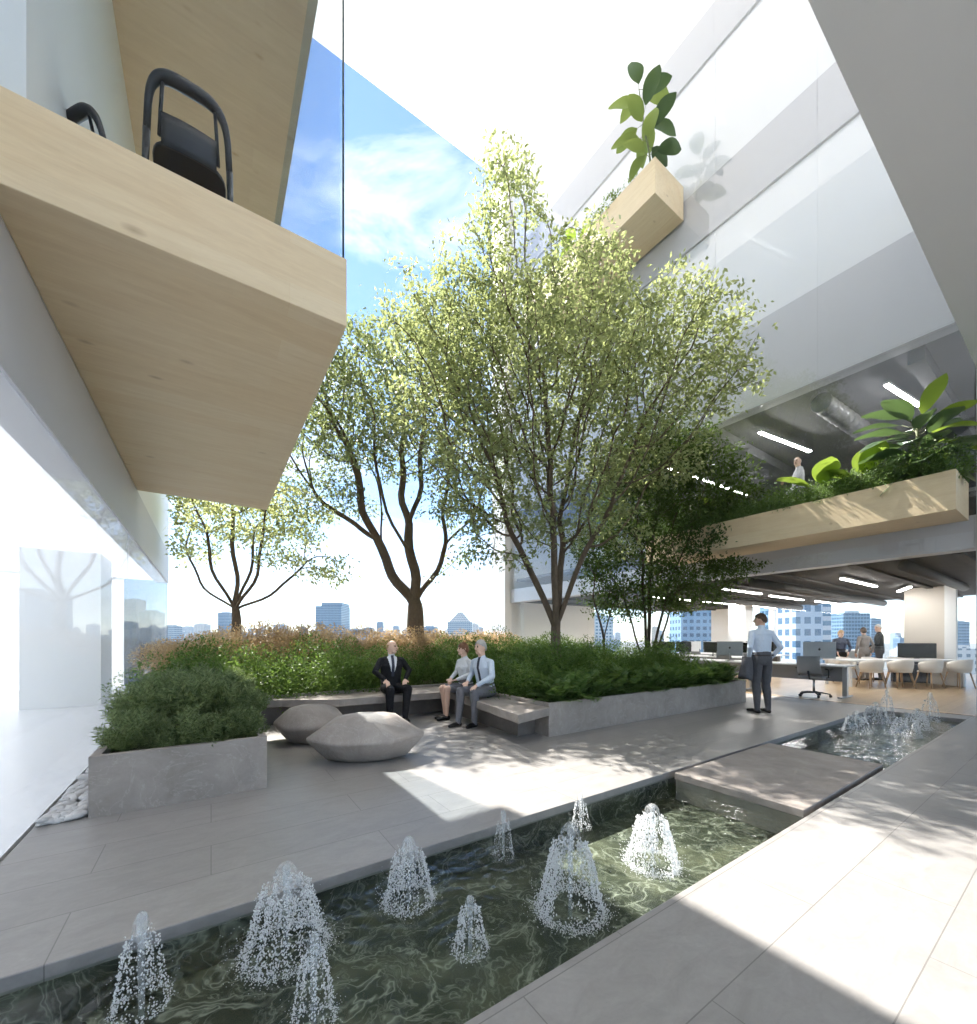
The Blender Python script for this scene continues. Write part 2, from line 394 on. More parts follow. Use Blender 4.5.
sky = wn('ShaderNodeTexSky', sky_type='NISHITA', sun_disc=False, sun_elevation=el, sun_rotation=az, altitude=60, air_density=.9, dust_density=0.0, ozone_density=2.2)
tc = wn('ShaderNodeTexCoord'); sep = wn('ShaderNodeSeparateXYZ'); nt.links.new(tc.outputs['Generated'], sep.inputs[0])
mp = wn('ShaderNodeMapping'); mp.inputs['Scale'].default_value = (2.2, 2.2, 6.5); mp.inputs['Location'].default_value = (1.7,.35,.2); nt.links.new(tc.outputs['Generated'], mp.inputs[0])
nz = wn('ShaderNodeTexNoise'); nz.inputs['Scale'].default_value = 1.5; nz.inputs['Detail'].default_value = 9; nz.inputs['Roughness'].default_value = .62; nz.inputs['Distortion'].default_value = .5
nt.links.new(mp.outputs[0], nz.inputs['Vector'])
cr = wn('ShaderNodeValToRGB'); cr.color_ramp.elements[0].position = .46; cr.color_ramp.elements[1].position = .80
nt.links.new(nz.outputs['Fac'], cr.inputs[0])
mx = wn('ShaderNodeMix', data_type='RGBA'); nt.links.new(cr.outputs[0], mx.inputs[0]); nt.links.new(sky.outputs[0], mx.inputs[6]); mx.inputs[7].default_value = (5.5, 5.6, 5.8, 1)
bg = wn('ShaderNodeBackground'); bg.inputs[1].default_value = .042; nt.links.new(mx.outputs[2], bg.inputs[0])
wo = wn('ShaderNodeOutputWorld'); nt.links.new(bg.outputs[0], wo.inputs[0])
vs = scene.view_settings; vs.view_transform = 'Standard'; vs.look = 'None'; vs.gamma = 1; vs.use_curve_mapping = False; vs.exposure = 3.1
cy = scene.cycles; cy.use_denoising = True; cy.denoiser = 'OPENIMAGEDENOISE'; cy.max_bounces = 9; cy.diffuse_bounces = 5; cy.glossy_bounces = 4; cy.transmission_bounces = 5
cy.transparent_max_bounces = 32; cy.caustics_reflective = False; cy.caustics_refractive = False; cy.sample_clamp_indirect = 8; cy.volume_bounces = 0
cy.use_adaptive_sampling = True; cy.adaptive_threshold = .03

# ------------------------------------------------------------------ measures (metres)
XL, XR = -1.054, 11.0          # left and right glazed fronts
YF, YK, XB, ZB, ZT = 3.44, 9.25, .92, 3.90, 4.45     # wooden balcony box
YN, YFAR, WZ, BZ = 1.25, 2.44, -.058, -.26  # pool
YP = 4.22
# ------------------------------------------------------------------ ground: city plain, podium, paving
g = MB(); N = 64; RR = 7000
g.add([(0,0,-52)] + [(RR*math.cos(2*math.pi*k/N), RR*math.sin(2*math.pi*k/N), -52) for k in range(N)], [(0,k+1,(k+1)%N+1) for k in range(N)])
tag(g.build('ground', TILEG), kind='structure')
tag(MB().box(-12,30,-12,15.9,-51.99,-.42).build('podium', WHITE), 'white podium block under the roof terrace', 'podium', kind='structure')
f = MB()
f.box(XL, XR, -9, YN, -.40, 0)                       # near paving
f.box(XL, XR, YFAR, 15.6, -.40, 0)                     # far paving
f.box(10.46, XR, YN, YFAR, -.40, 0)                  # beyond the end of the pool
tag(f.build('paving', PAVE, bevel=.006, seg=2), kind='structure')
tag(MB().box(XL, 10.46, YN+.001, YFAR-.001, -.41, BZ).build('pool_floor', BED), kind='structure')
JETS = [(-.22,2.04),(.28,2.05),(.31,1.60),(.88,2.07),(.97,1.59),(1.57,2.16),(1.54,1.53),(2.28,2.16),(2.28,1.56),(8.05,2.05),(8.35,1.58),(9.3,2.12),(9.15,1.60),(10.1,2.15),(10.15,1.62)]
nx, ny = 620, 64; gx, gy = np.meshgrid(np.linspace(XL, 10.46, nx), np.linspace(YN+.001, YFAR-.001, ny), indexing='ij'); gz = np.full(gx.shape, WZ)
for q, (jx, jy) in enumerate(JETS):
    d_ = np.hypot(gx-jx, gy-jy); gz += .0026*np.cos(d_*2*np.pi/.085 + q)*np.exp(-d_*2.6)*np.clip(d_/.08, 0, 1)
wv = MB(); wv.add(np.stack([gx, gy, gz], -1).reshape(-1,3).tolist(), [(i*ny+j, (i+1)*ny+j, (i+1)*ny+j+1, i*ny+j+1) for i in range(nx-1) for j in range(ny-1)], 0, True)
tag(wv.build('water', WATER), kind='structure')
pw = MB(); pw.box(XL+.002,10.458,YFAR-.006,YFAR-.002,BZ+.001,WZ-.012); pw.box(XL+.002,10.458,YN+.002,YN+.006,BZ+.001,WZ-.012); pw.box(10.452,10.457,YN+.007,YFAR-.007,BZ+.001,WZ-.012)  # dark lining strips added to stand for the dark reflection under the rim
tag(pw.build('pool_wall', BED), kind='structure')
# bridge slab
br = thing('stone_bridge', 'flat grey stone slab bridging the water channel between two fountain pools', 'bridge', (4.9, 1.84, 0))
MB().box(-1.05,1.05,-.545,.545,-.062,.008).build('slab', m_stone('bridge_slab_stone', 1.12, False), br, bevel=.008)
MB().box(-1.04,1.04,-.535,.535,BZ+.002,-.064).build('support', STONE2, br)
# stone rim with dry stone patch in the pool
# pebbles beside the left front
pv = MB()
for k in range(520):
    x = rnd.uniform(XL+.04, -.80); y = 4.28 + (rnd.random()**1.6)*5
    s = rnd.uniform(.026,.052)
    q = Euler((rnd.uniform(-.4,.4), rnd.uniform(-.4,.4), rnd.uniform(0,6))).to_matrix()
    pv.ell((x,y,s*.35+rnd.uniform(0,.012)), (s*1.25,s*.85,s*.5), 7, 5, 0, q)
tag(pv.build('pebbles', PEB), kind='stuff', label='pale pebbles strewn between glass front and planter', cat='pebbles')

# ------------------------------------------------------------------ stone planters, bench, boulders
def planter(name, label, x0, x1, y0, y1, z, t=.06, mat=STONE):
    p = thing(name, label, 'planter', ((x0+x1)/2, (y0+y1)/2, 0)); hx, hy = (x1-x0)/2, (y1-y0)/2
    m = MB(); m.box(-hx,hx,-hy,-hy+t,0,z); m.box(-hx,hx,hy-t,hy,0,z); m.box(-hx,-hx+t,-hy+t,hy-t,0,z); m.box(hx-t,hx,-hy+t,hy-t,0,z)
    m.build('trough', mat, p); MB().box(-hx+t,hx-t,-hy+t,hy-t,0,z-.07).build('soil', SOIL, p); return p
planter('stone_planter', 'short grey stone planter of rosemary mounds beside the pebble strip', -.76, .42, YP, 7.3, .462)
planter('stone_planter', 'long grey stone planter running to the office front behind the standing man', 3.84, 9.45, YP, 7.3, .462)
planter('planting_bed', 'wide back planting bed carrying the rust hedge and two trees', -.76, 9.45, 7.31, 14.3, .45)
bn = thing('stone_bench', 'low cantilevered stone bench bent round the planted corner', 'bench', (2.3, 6.3, 0))
def rel(ps): return [(a-2.3, b-6.3) for a, b in ps]
MB().prism(rel([(.43,7.295),(.43,7.2),(.90,7.02),(1.65,6.56),(3.36,6.46),(3.47,6.34),(3.14,4.0),(3.835,4.2),(3.835,7.295)]), .295, .41).build('seat', m_stone('bench_stone', 1.05, False), bn, bevel=.008)
MB().prism(rel([(.60,7.29),(1.2,7.05),(1.75,6.9),(3.55,6.8),(3.62,6.5),(3.52,4.5),(3.83,4.5),(3.83,7.29)]), 0, .293).build('base', m_stone('shaded_bench_base_stone', .6, False), bn)  # same stone as the seat, coloured darker for the shade underneath
def boulder(label, loc, lx, ly, h, rz, seed):
    r = random.Random(seed); bm = bmesh.new()
    for zz, k, n in ((0,.52,6),(.10*h,.70,7),(.5*h,1.0,7),(.56*h,.96,6),(.9*h,.62,6),(h,.42,5)):
        ph = r.uniform(0,1)
        for i in range(n):
            t = 2*math.pi*(i+ph)/n; kk = k*r.uniform(.9,1.08)
            bm.verts.new((lx*kk*math.cos(t)*.5*(1+.15*abs(math.cos(t))), ly*kk*math.sin(t)*.5, max(0, zz + (r.uniform(-.05,.05)*h if 0 < zz < h else 0))))
    res = bmesh.ops.convex_hull(bm, input=bm.verts)
    bmesh.ops.delete(bm, geom=[e for e in res['geom_interior'] if isinstance(e, bmesh.types.BMVert)], context='VERTS')
    bmesh.ops.dissolve_limit(bm, angle_limit=R(9), verts=bm.verts, edges=bm.edges)
    me = bpy.data.meshes.new('boulder_seat'); bm.to_mesh(me); bm.free(); me.materials.append(BOULD)
    me.polygons.foreach_set('use_smooth', [True]*len(me.polygons)); o = link('boulder_seat', me, None, loc, .05, 4); o.rotation_euler = (0,0,rz); tag(o, label, 'stone seat')
boulder('large faceted stone seat with a pointed end on the paving', (1.46, 4.62, 0), 1.10, .78, .50, R(-22), 3)
boulder('smaller faceted stone seat behind the larger one', (1.10, 5.80, 0), .92, .78, .47, R(-30), 5)

# ------------------------------------------------------------------ left glazed building with the timber balcony
lb = thing('gallery_building', 'white glazed building with timber balcony boxes over the paving', 'building', (XL, 3, 0))
def L(mb, name, mat, par=lb, **k): return mb.build(name, mat, par, **k)
ox, oy = XL, 3
def bx(x0,x1,y0,y1,z0,z1): return MB().box(x0-ox,x1-ox,y0-oy,y1-oy,z0,z1)
L(bx(-9,XL-.02,-9,15.6,-.40,.004), 'floor', WFLOOR)
L(bx(-9,XL-.302,-9,15.6,3.07,3.2), 'ceiling', m_roof('sun_fill_ceiling', .5, (.88,.89,.91), (.91,.92,.94)))  # translucency added so sun from above fills the room with light
L(bx(XL-.3,XL,-9,15.6,3.20,3.9).box(XL-.3-ox,XL-ox,-9-oy,15.6-oy,3.0,3.2), 'fascia', FASC)
L(bx(XL-.3,XL,-9,15.6,3.9,8.3), 'wall', WHITE)
L(bx(XL-.3,XL,-9,15.6,8.301,22), 'upper_wall', WHITE)
for (a, b2) in ((-4,1.5),(1.502,8.5),(8.502,15.55)):
    L(bx(XL-.035,XL-.02,a,b2,.01,2.995), 'glass_pane', GLASSL)
L(bx(-9,-2.05,15.5,15.54,0,3.07), 'glowing_end_wall', m_roof('sun_fill_end_panel', .6, (.90,.90,.90), (.93,.93,.93)))  # white end wall made translucent, an added glow to brighten the room
L(bx(-2.05,XL-.02,15.48,15.5,.02,3.05), 'end_window', GLASST)
L(bx(-9,-8.8,-9,-3,0,3.07), 'back_wall', WHITE)
L(bx(-8.83,-8.81,-3,15.4,.02,3.05), 'back_window', GLASS)  # unseen back wall, glazed to flood the room with daylight
L(bx(-2.98,-1.85,11.3,12.4,.005,3.068), 'column', WHITE)
# timber balcony box: fascia tray with glass and ceiling box of the next floor
bal = L(bx(XL+.002,XB,YF,YK,ZB,ZT), 'balcony', WOOD, bevel=.006)
def S(mb, name, mat, par): return mb.build(name, mat, par)
S(bx(XL+.01,XB-.01,YF+.03,YF+.045,ZT+.001,8.29), 'front_glass', GLASSB, bal)
S(bx(XB-.026,XB-.012,YF+.03,YF+.044,ZT+.001,8.29), 'corner_joint', EDGE, bal)
S(bx(XB-.045,XB-.03,YF+.046,YK-.02,ZT+.001,8.29), 'side_glass', GLASSS, bal)
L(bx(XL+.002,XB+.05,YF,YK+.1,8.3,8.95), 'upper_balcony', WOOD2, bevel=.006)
L(bx(XL+.003,XL+.16,YF+.06,YK,ZT+.002,8.298), 'inner_wall_lining', WHITE)

# ------------------------------------------------------------------ translucent roof and overhanging wing
rf = tag(MB().box(-14, 14, -14, 15.04, 21.89, 22.05).build('canopy_roof', m_roof()), 'bright white translucent roof high over the court', 'roof')
wg = thing('overhanging_wing', 'grey upper wing whose flat underside crosses the upper right corner', 'building', (9, -3, 6))
MB().box(-6.5, 7, -6, 4.19, 0, .25).build('soffit', m_plaster('wing_soffit', (.88,.875,.86)), wg)
MB().box(-6.5, 7, 4.0, 4.19, .25, 4.2).build('wall', WHITE, wg)

# ------------------------------------------------------------------ right office building
rb = thing('office_building', 'glass office block with grey floor bands and open plan ground floor', 'building', (XR, 1.2, 0))
def Q(x0,x1,y0,y1,z0,z1): return MB().box(x0-XR,x1-XR,y0-1.2,y1-1.2,z0,z1)
def RB(mb, name, mat, par=rb, **k): return mb.build(name, mat, par, **k)
YE = 14.6; XE = 23.6
RB(Q(XR,XE+.4,-4,YE,-.40,.006), 'floor', OAKF)
for z0, z1 in ((2.92,3.5),(6.99,9.045),(12.14,13.6),(16.84,18.14)):
    RB(Q(XR,XR+.35,1.2,YE,z0,z1), 'floor_band', FASC)
RB(Q(XR+.35,XE,-4,YE,2.96,3.5), 'ground_ceiling', DARKC)
RB(Q(XR+.35,XE,-4,YE,3.9,4.0), 'first_floor', GREYC)
RB(Q(XR+.35,XE,-4,YE,6.995,7.3), 'first_ceiling', GREYC)
RB(Q(XR+.35,XE,-4,YE,12.145,12.5), 'second_ceiling', WHITE); RB(Q(XR+.35,XE,-4,YE,9.1,9.2), 'second_floor', WHITE)
RB(Q(XR+.35,XE,-4,YE,16.845,17.2), 'third_ceiling', WHITE); RB(Q(XR+.35,XE,-4,YE,13.65,13.75), 'third_floor', WHITE)
for z0, z1, mt in ((.02,2.915,GLASS2),(3.505,6.985,GLASS2),(9.05,12.135,GLASSU),(13.605,16.835,GLASSU),(18.145,21.885,GLASSU)):
    n = 3
    for k in range(n):
        a = 1.22 + k*(YE-1.22)/n; b2 = 1.22 + (k+1)*(YE-1.22)/n - .006
        RB(Q(XR+.06,XR+.075,a,b2,z0,z1), 'glass_pane', mt)
for z0, z1 in ((2.93,7.0),(7.006,12.15),(12.156,16.85),(16.856,21.88)):
    n = 6
    for k in range(n):
        a = 1.22 + k*(YE-1.22)/n; b2 = 1.22 + (k+1)*(YE-1.22)/n - .012
        RB(Q(XR-.05,XR-.036,a,b2,z0,z1), 'outer_glass', SKIN_G)
RB(Q(XR+.6,16.2,YE-.2,YE+.0,.008,2.955), 'end_wall', WHITE)
RB(Q(XR-.05,XR+.35,.9,1.198,0,6.0), 'corner_pier', GREYP)
RB(Q(XR-.3,XR+.6,YE+.002,YE+1.0,-.4,21.885), 'end_pier', WHITE)
RB(Q(XR+.6,XE,YE+.002,YE+.2,3.5,21.88), 'end_wall', WHITE)
RB(Q(XE-.03,XE,-4,YE,3.5,21.88), 'back_wall', WHITE)
# ground floor back windows: white mullions and glass
for y in (-1.2, 3.75, 9.3, 12.2):
    RB(Q(XE-.1,XE+.15,y-.12,y+.12,.01,2.95), 'mullion', WHITE)
RB(Q(XE,XE+.02,-4,YE,.01,2.95), 'back_window', GLASS2)
RB(Q(XE-.4,XE+.3,10.6,12.0,.008,2.955), 'white_wall', WHITE)
RB(Q(18.6,18.75,2.62,3.55,.008,2.955), 'partition_wall', m_plaster('beige_plaster', (.66,.60,.53)))
RB(Q(18.2,18.45,2.38,2.61,.008,2.955), 'column', WHITE)
RB(Q(19.2,19.9,8.6,9.3,.008,2.955), 'column', WHITE)
# ducts and beams under the ceilings
for (p0, p1, r) in (((11.6,5.0,2.80),(23,5.0,2.80),.12),((11.6,7.9,2.80),(23,7.9,2.80),.13),((11.6,2.2,2.82),(18,2.2,2.82),.11)):
    m = MB(); m.tube([(p0[0]-XR,p0[1]-1.2,p0[2]),(p1[0]-XR,p1[1]-1.2,p1[2])], r, 14); RB(m, 'air_duct', m_plaster('duct_grey', (.08,.074,.068)))
m = MB()
for k in range(9): m.box(.36, XE-XR, .2+k*1.5, .34+k*1.5, 2.905, 2.957)
RB(m, 'ceiling_beam', plain('dark_beam', (.05,.045,.04), .8))
def duct_seg(p0, p1, r):
    m = MB(); a, b = Vector(p0), Vector(p1); n = 14; pts = []; rr = []
    for i in range(n+1):
        q = a.lerp(b, i/n)
        for dr in (1.0, 1.07, 1.0):
            pts.append(q + (b-a).normalized()*(.0 if dr == 1.0 and len(pts)%3 == 0 else .03 if dr > 1 else .06)); rr.append(r*dr)
    m.tube([p - Vector((XR,1.2,0)) for p in pts], rr, 16); return m
RB(duct_seg((11.5,3.55,6.72),(16.0,3.35,6.72),.2), 'air_duct', plain('galvanised_duct', (.33,.33,.34), .45, .4))
m = MB()
for y in (2.0, 5.8, 9.2): m.box(.36, XE-XR, y-1.2-.12, y-1.2+.12, 6.72, 6.993)
RB(m, 'ceiling_beam', GREYC)
# lamps
def lamp(label, p0, p1, z, group, mt=None):
    t = thing('linear_lamp', label, 'ceiling lamp', ((p0[0]+p1[0])/2, (p0[1]+p1[1])/2, z), math.atan2(p1[1]-p0[1], p1[0]-p0[0]), group)
    h = math.hypot(p1[0]-p0[0], p1[1]-p0[1])/2
    MB().box(-h,h,-.045,.045,0,.05).build('housing', WHITEP, t)
    MB().box(-h+.01,h-.01,-.038,.038,-.02,-.0005).build('diffuser', mt or LAMP, t)
G1 = 'linear lamps under the dark ground floor ceiling'
lamp('linear lamp under the dark ceiling above the nearest desk', (13.1,3.62),(15.9,3.62),2.86,G1)
lamp('linear lamp set askew behind the one above the nearest desk', (16.9,3.1),(18.2,3.6),2.86,G1)
lamp('far linear lamp ending the row above the white table', (20.6,3.4),(23.2,3.3),2.86,G1)
lamp('long linear lamp above the standing man', (12.9,6.4),(15.4,6.4),2.86,G1)
lamp('second linear lamp in the row above the standing man', (16.3,6.5),(19.2,6.5),2.86,G1)
lamp('third and farthest linear lamp in the row above the standing man', (20.2,6.4),(23.0,6.4),2.86,G1)
lamp('nearest linear lamp of the back row by the dark tree', (13.2,9.0),(15.6,9.0),2.86,G1)
lamp('middle linear lamp of the back row by the dark tree', (16.5,9.0),(19.4,9.0),2.86,G1)
lamp('farthest linear lamp of the back row beside the white column', (20.2,9.0),(23.2,9.0),2.86,G1)
G2 = 'linear lamps under the grey upper office ceiling'
lamp('linear lamp under the grey ceiling above the plant box', (11.7,4.9),(14.1,4.6),6.66,G2)
lamp('linear lamp behind the big leafed plant at the upper floor', (11.7,2.5),(13.4,2.3),6.66,G2)
lamp('linear lamp under the grey ceiling half hidden by the tree crown', (11.7,7.5),(16.4,7.3),6.66,G2)
G3 = 'faint lamps in the pale upper storeys'
lamp('faint linear lamp behind pale glass of the second floor', (11.45,5.2),(13.2,4.8),11.9,G3,LAMPD)
lamp('faint linear lamp behind pale glass of the third floor', (11.45,6.3),(12.6,6.2),16.6,G3,LAMPD)

# projecting timber plant boxes
def plantbox(label, x0, x1, y0, y1, z0, z1):
    p = thing('timber_plant_box', label, 'plant box', ((x0+x1)/2, (y0+y1)/2, z0)); hx, hy, h = (x1-x0)/2, (y1-y0)/2, z1-z0
    m = MB(); t = .09
    m.box(-hx,-hx+t,-hy,hy,0,h); m.box(hx-t,hx,-hy,hy,0,h); m.box(-hx+t,hx-t,-hy,-hy+t,0,h); m.box(-hx+t,hx-t,hy-t,hy,0,h); m.box(-hx+t,hx-t,-hy+t,hy-t,0,.06)
    m.build('casing', WOODX, p); MB().box(-hx+t,hx-t,-hy+t,hy-t,.06,h-.08).build('soil', SOIL, p)
plantbox('timber plant box of shrubs along the first floor glass', 9.8, 10.93, 1.28, 6.9, 3.405, 4.045)
plantbox('timber plant box with one tall big leafed plant high on the facade', 9.62, 10.93, 6.5, 12.0, 13.0, 13.95)
# ------------------------------------------------------------------ vegetation
NR = np.random.default_rng(11)
RV = Vector((math.cos(YAW), -math.sin(YAW), 0)); FV = Vector((math.sin(YAW), math.cos(YAW), 0))
def unit(a): return a/np.maximum(np.linalg.norm(a, axis=1, keepdims=True), 1e-9)
def leaf_quads(P, D, Nn, L, W):
    """diamond leaves: base P, direction D, normal Nn, length L, width W -> (k*4,3)"""
    S = unit(np.cross(D, Nn)); L = L[:,None]; W = W[:,None]
    mid = P + D*L*.48 - Nn*L*.04
    return np.stack([P, mid+S*W*.5, P+D*L - Nn*L*.10, mid-S*W*.5], 1).reshape(-1, 3)
def in_ell(n, c, r):
    d = unit(NR.normal(size=(n,3))); k = NR.random(n)**(1/2.6)
    return np.array(c) + d*k[:,None]*np.array(r)

def grow(trunks, attr, step, infl, kill, up=.12, iters=160, jit=.22):
    """space colonisation. trunks: list of polylines; returns positions and parents"""
    pos, par = [], []
    for tr in trunks:
        prev = -1
        start = tr[0]
        if isinstance(start, int): prev = start; tr = tr[1:]
        for p in tr:
            pos.append(Vector(p)); par.append(prev); prev = len(pos)-1
    A = [Vector(a) for a in attr]; alive = list(range(len(A)))
    for it in range(iters):
        kd = KDTree(len(pos))
        for i, p in enumerate(pos): kd.insert(p, i)
        kd.balance(); acc = {}; nxt = []
        for a in alive:
            co, i, d = kd.find(A[a])
            if d < kill: continue
            nxt.append(a)
            if d < infl*(3 if it < 25 else 1):
                acc.setdefault(i, Vector((0,0,0))); acc[i] += (A[a]-co).normalized()
        if not acc or not nxt: break
        alive = nxt; added = 0
        for i, v in acc.items():
            d = v.normalized() if v.length > 1e-6 else Vector((0,0,1))
            if par[i] >= 0: d = d*.72 + (pos[i]-pos[par[i]]).normalized()*.38
            d = d + Vector((rnd.gauss(0,jit), rnd.gauss(0,jit), up + rnd.gauss(0,jit*.7)))
            q = pos[i] + d.normalized()*step*rnd.uniform(.75,1.15)
            if kd.find(q)[2] < step*.3: continue
            pos.append(q); par.append(i); added += 1
        if not added: break
    return pos, par

def tree(name, label, base, trunks, ells, n_attr, step, infl, kill, leafm, bark, r_trunk, r_tip, leaf_len, per_node, reject=None, group=None, up=.12, droop=.25, sprd=.16, tip_max=None, seed=1, pexp=2.3):
    global NR, rnd
    NR = np.random.default_rng(seed); rnd = random.Random(seed)
    root = thing(name, label, 'tree', base, 0, group); B = Vector(base)
    wts = np.array([e[3][0]*e[3][1]*e[3][2]*(e[4] if len(e) > 4 else 1) for e in ells]); wts /= wts.sum(); attr = []
    for e, wt in zip(ells, wts):
        c = RV*e[0] + FV*e[1] + Vector((0,0,e[2]-base[2]))
        pts = in_ell(int(n_attr*wt)+1, (0,0,0), e[3])
        for p in pts:
            q = c + RV*float(p[0]) + FV*float(p[1]) + Vector((0,0,float(p[2])))
            if reject and reject(B+q): continue
            attr.append(q)
    pos, par = grow(trunks, attr, step, infl, kill, up)
    n = len(pos); ch = [[] for _ in range(n)]
    for i, p in enumerate(par):
        if p >= 0: ch[p].append(i)
    rad = [0.0]*n
    for i in range(n-1, -1, -1):
        rad[i] = r_tip if not ch[i] else sum(rad[c]**pexp for c in ch[i])**(1/pexp)
    k = r_trunk/max(rad[0], 1e-6); e = math.log(r_trunk/r_tip)/math.log(max(rad[0]/r_tip, 1.0001))
    rad = [r_tip*(r/r_tip)**e for r in rad]
    mb, mbt = MB(), MB()
    stack = [(i, par[i]) for i in range(n) if par[i] < 0]
    while stack:
        i, p = stack.pop(); chain = ([p] if p >= 0 else []) + [i]
        while ch[chain[-1]]:
            cs = sorted(ch[chain[-1]], key=lambda c: -rad[c])
            for c in cs[1:]: stack.append((c, chain[-1]))
            chain.append(cs[0])
        pts = [pos[j] for j in chain]; rr = [rad[j] for j in chain]
        if p >= 0: rr[0] = rr[1] if len(rr) > 1 else rr[0]
        big = max(rr)
        for _ in range(4): rr = [rr[0]] + [(rr[j-1]+rr[j]*2+rr[j+1])/4 for j in range(1,len(rr)-1)] + [rr[-1]] if len(rr) > 2 else rr
        if len(pts) > 2:
            sm = [pts[0]] + [(pts[j-1]+pts[j]*2+pts[j+1])/4 for j in range(1,len(pts)-1)] + [pts[-1]]; pts = sm
        tgt = mb if big > r_trunk*.45 else mbt
        tgt.tube(pts, rr, 12 if big > .06 else 7 if big > .02 else 4, 0, big > .03)
    mb.build('trunk', bark, root); mbt.build('branches', bark, root)
    lim = tip_max or r_tip*2.1
    tips = [i for i in range(n) if rad[i] <= lim]
    T = np.array([pos[i] for i in tips]); k = per_node
    d0 = np.array([(pos[i]-pos[par[i]]).normalized() if par[i] >= 0 else Vector((0,0,1)) for i in tips])
    P = np.repeat(T, k, 0) + NR.normal(size=(len(T)*k,3))*np.array([sprd,sprd,sprd*.6])
    D = unit(np.repeat(d0, k, 0)*.6 + NR.normal(size=P.shape)*.75 + np.array([0,0,-droop])); Nn = unit(NR.normal(size=P.shape)*.55 + np.array([0,0,1]))
    Nn = unit(Nn - D*(Nn*D).sum(1, keepdims=True))
    if reject:
        keep = np.array([not reject(B+Vector(p)) for p in P]); P, D, Nn = P[keep], D[keep], Nn[keep]
    Ln = leaf_len*NR.uniform(.65,1.25,len(P))
    link('crown', quad_mesh('crown', leaf_quads(P, D, Nn, Ln, Ln*NR.uniform(.42,.6,len(P))), leafm), root)
    print('TREE', name, n, len(P))
    return root
def seg(a, b, n=6, wob=.0):
    a, b = Vector(a), Vector(b)
    return [a.lerp(b, i/n) + Vector((rnd.uniform(-wob,wob), rnd.uniform(-wob,wob), 0)) for i in range(n+1)]
def limb(a, b, n=8, out=.35, wob=.04):
    a, b = Vector(a), Vector(b); c = a.lerp(b, .45); c.z -= (b-a).z*out*.5; c += (Vector((b.x,b.y,0))-Vector((a.x,a.y,0)))*out*.6
    pts = []; ph = rnd.uniform(0,6)
    for i in range(n+1):
        t = i/n; p = a*(1-t)**2 + c*2*t*(1-t) + b*t*t
        w_ = wob*math.sin(math.pi*t); pts.append(p + Vector((w_*math.sin(ph+7*t), w_*math.cos(ph*1.3+6*t), 0)))
    return pts
def rp(r, f, z): return tuple(RV*r + FV*f + Vector((0,0,z)))
rejR = lambda p: p.x > 10.75 or (p.x > 9.6 and 1.1 < p.y < 7.1 and 3.2 < p.z < 4.3) or (p.x < 1.2 and p.y < 9.5) 
rejU = lambda p: p.x > 10.8 or (p.x > 9.4 and p.y > 6.3 and 12.8 < p.z < 15)
# main tree
b1 = (5.87, 6.2, .38)
t1 = [seg((0,0,0), rp(-.04,0,1.2), 4, .01)]
t1 += [[4] + seg(rp(-.07,.03,1.35), rp(-.75,.25,2.9), 6, .03)]
t1 += [[4] + seg(rp(.02,-.02,1.35), rp(.55,-.2,2.8), 6, .03)]
t1 += [[4] + seg(rp(-.03,-.05,1.4), rp(-.15,-.3,3.0), 6, .03)]
t1 += [[4] + seg(rp(.02,.05,1.4), rp(.2,.45,3.0), 6, .03)]
e1 = [(-.9,1.2,8.6,(1.6,.9,1.1)), (1.2,1.3,7.9,(1.5,1.0,1.1)), (-2.2,1.1,7.9,(1.0,.9,1.0)), (-1.0,0,9.9,(.75,.8,1.7),1.1), (-1.75,.1,8.2,(1.05,1.1,1.35)), (-2.75,0,7.7,(.85,.9,1.0),1.4), (-2.2,.2,6.7,(1.2,1.2,1.0)), (.55,.2,8.7,(1.1,1.1,1.1)), (2.3,0,7.3,(1.5,1.3,1.5)), (3.3,-.2,6.6,(.9,.8,.9)), (0,0,6.4,(2.6,2.0,2.0)), (-2.2,0,5.8,(1.2,1.2,1.1)),  # leading lobes added at the back of the crown to dapple the paving
      (-.5,0,4.5,(2.2,1.7,1.2)), (-1.4,-.1,3.0,(.9,.8,.35)), (1.6,.2,5.2,(1.5,1.3,1.0)), (.9,0,3.6,(1.0,.9,.6))]
tree('maple_tree', 'tallest tree with airy pale green crown rising behind the seated people', b1, t1, e1, 4700, .16, 1.1, .21, LEAF1, BARK, .115, .0058, .100, 16, lambda p: rejR(p) or rejU(p), seed=5, sprd=.12)
# broad tree to the left behind
b2 = (4.87, 11.0, .35)
t2 = [seg((0,0,0), rp(0,0,2.0), 7, .015)]
def addl(par, a, b, n, out=.3, wob=.1):
    pts = limb(a, b, n, out, wob); first = sum(len(q) - (1 if isinstance(q[0], int) else 0) for q in t2); t2.append([par] + pts); return first, first + len(pts) - 1, pts
for (a, subs) in ((rp(-1.15,.2,3.9), ((1.0,rp(-3.1,.3,5.4)),(1.0,rp(-1.7,-.6,6.2)),(.6,rp(-1.3,1.0,5.6)))), (rp(-.15,-.15,4.2), ((1.0,rp(-.55,.6,6.6)),(1.0,rp(.35,-.7,6.5)),(.5,rp(-.9,-.9,5.6)))), (rp(.85,.1,3.7), ((1.0,rp(2.0,.2,5.4)),(1.0,rp(1.0,-.6,6.0)),(.5,rp(2.2,-.2,4.4))))):
    f0, l0, pp = addl(7, rp(0,0,2.05), a, 8, .22, .10)
    for (u, b) in subs:
        k = int(u*8); addl(f0+k, pp[k], b, 8, .2, .13)
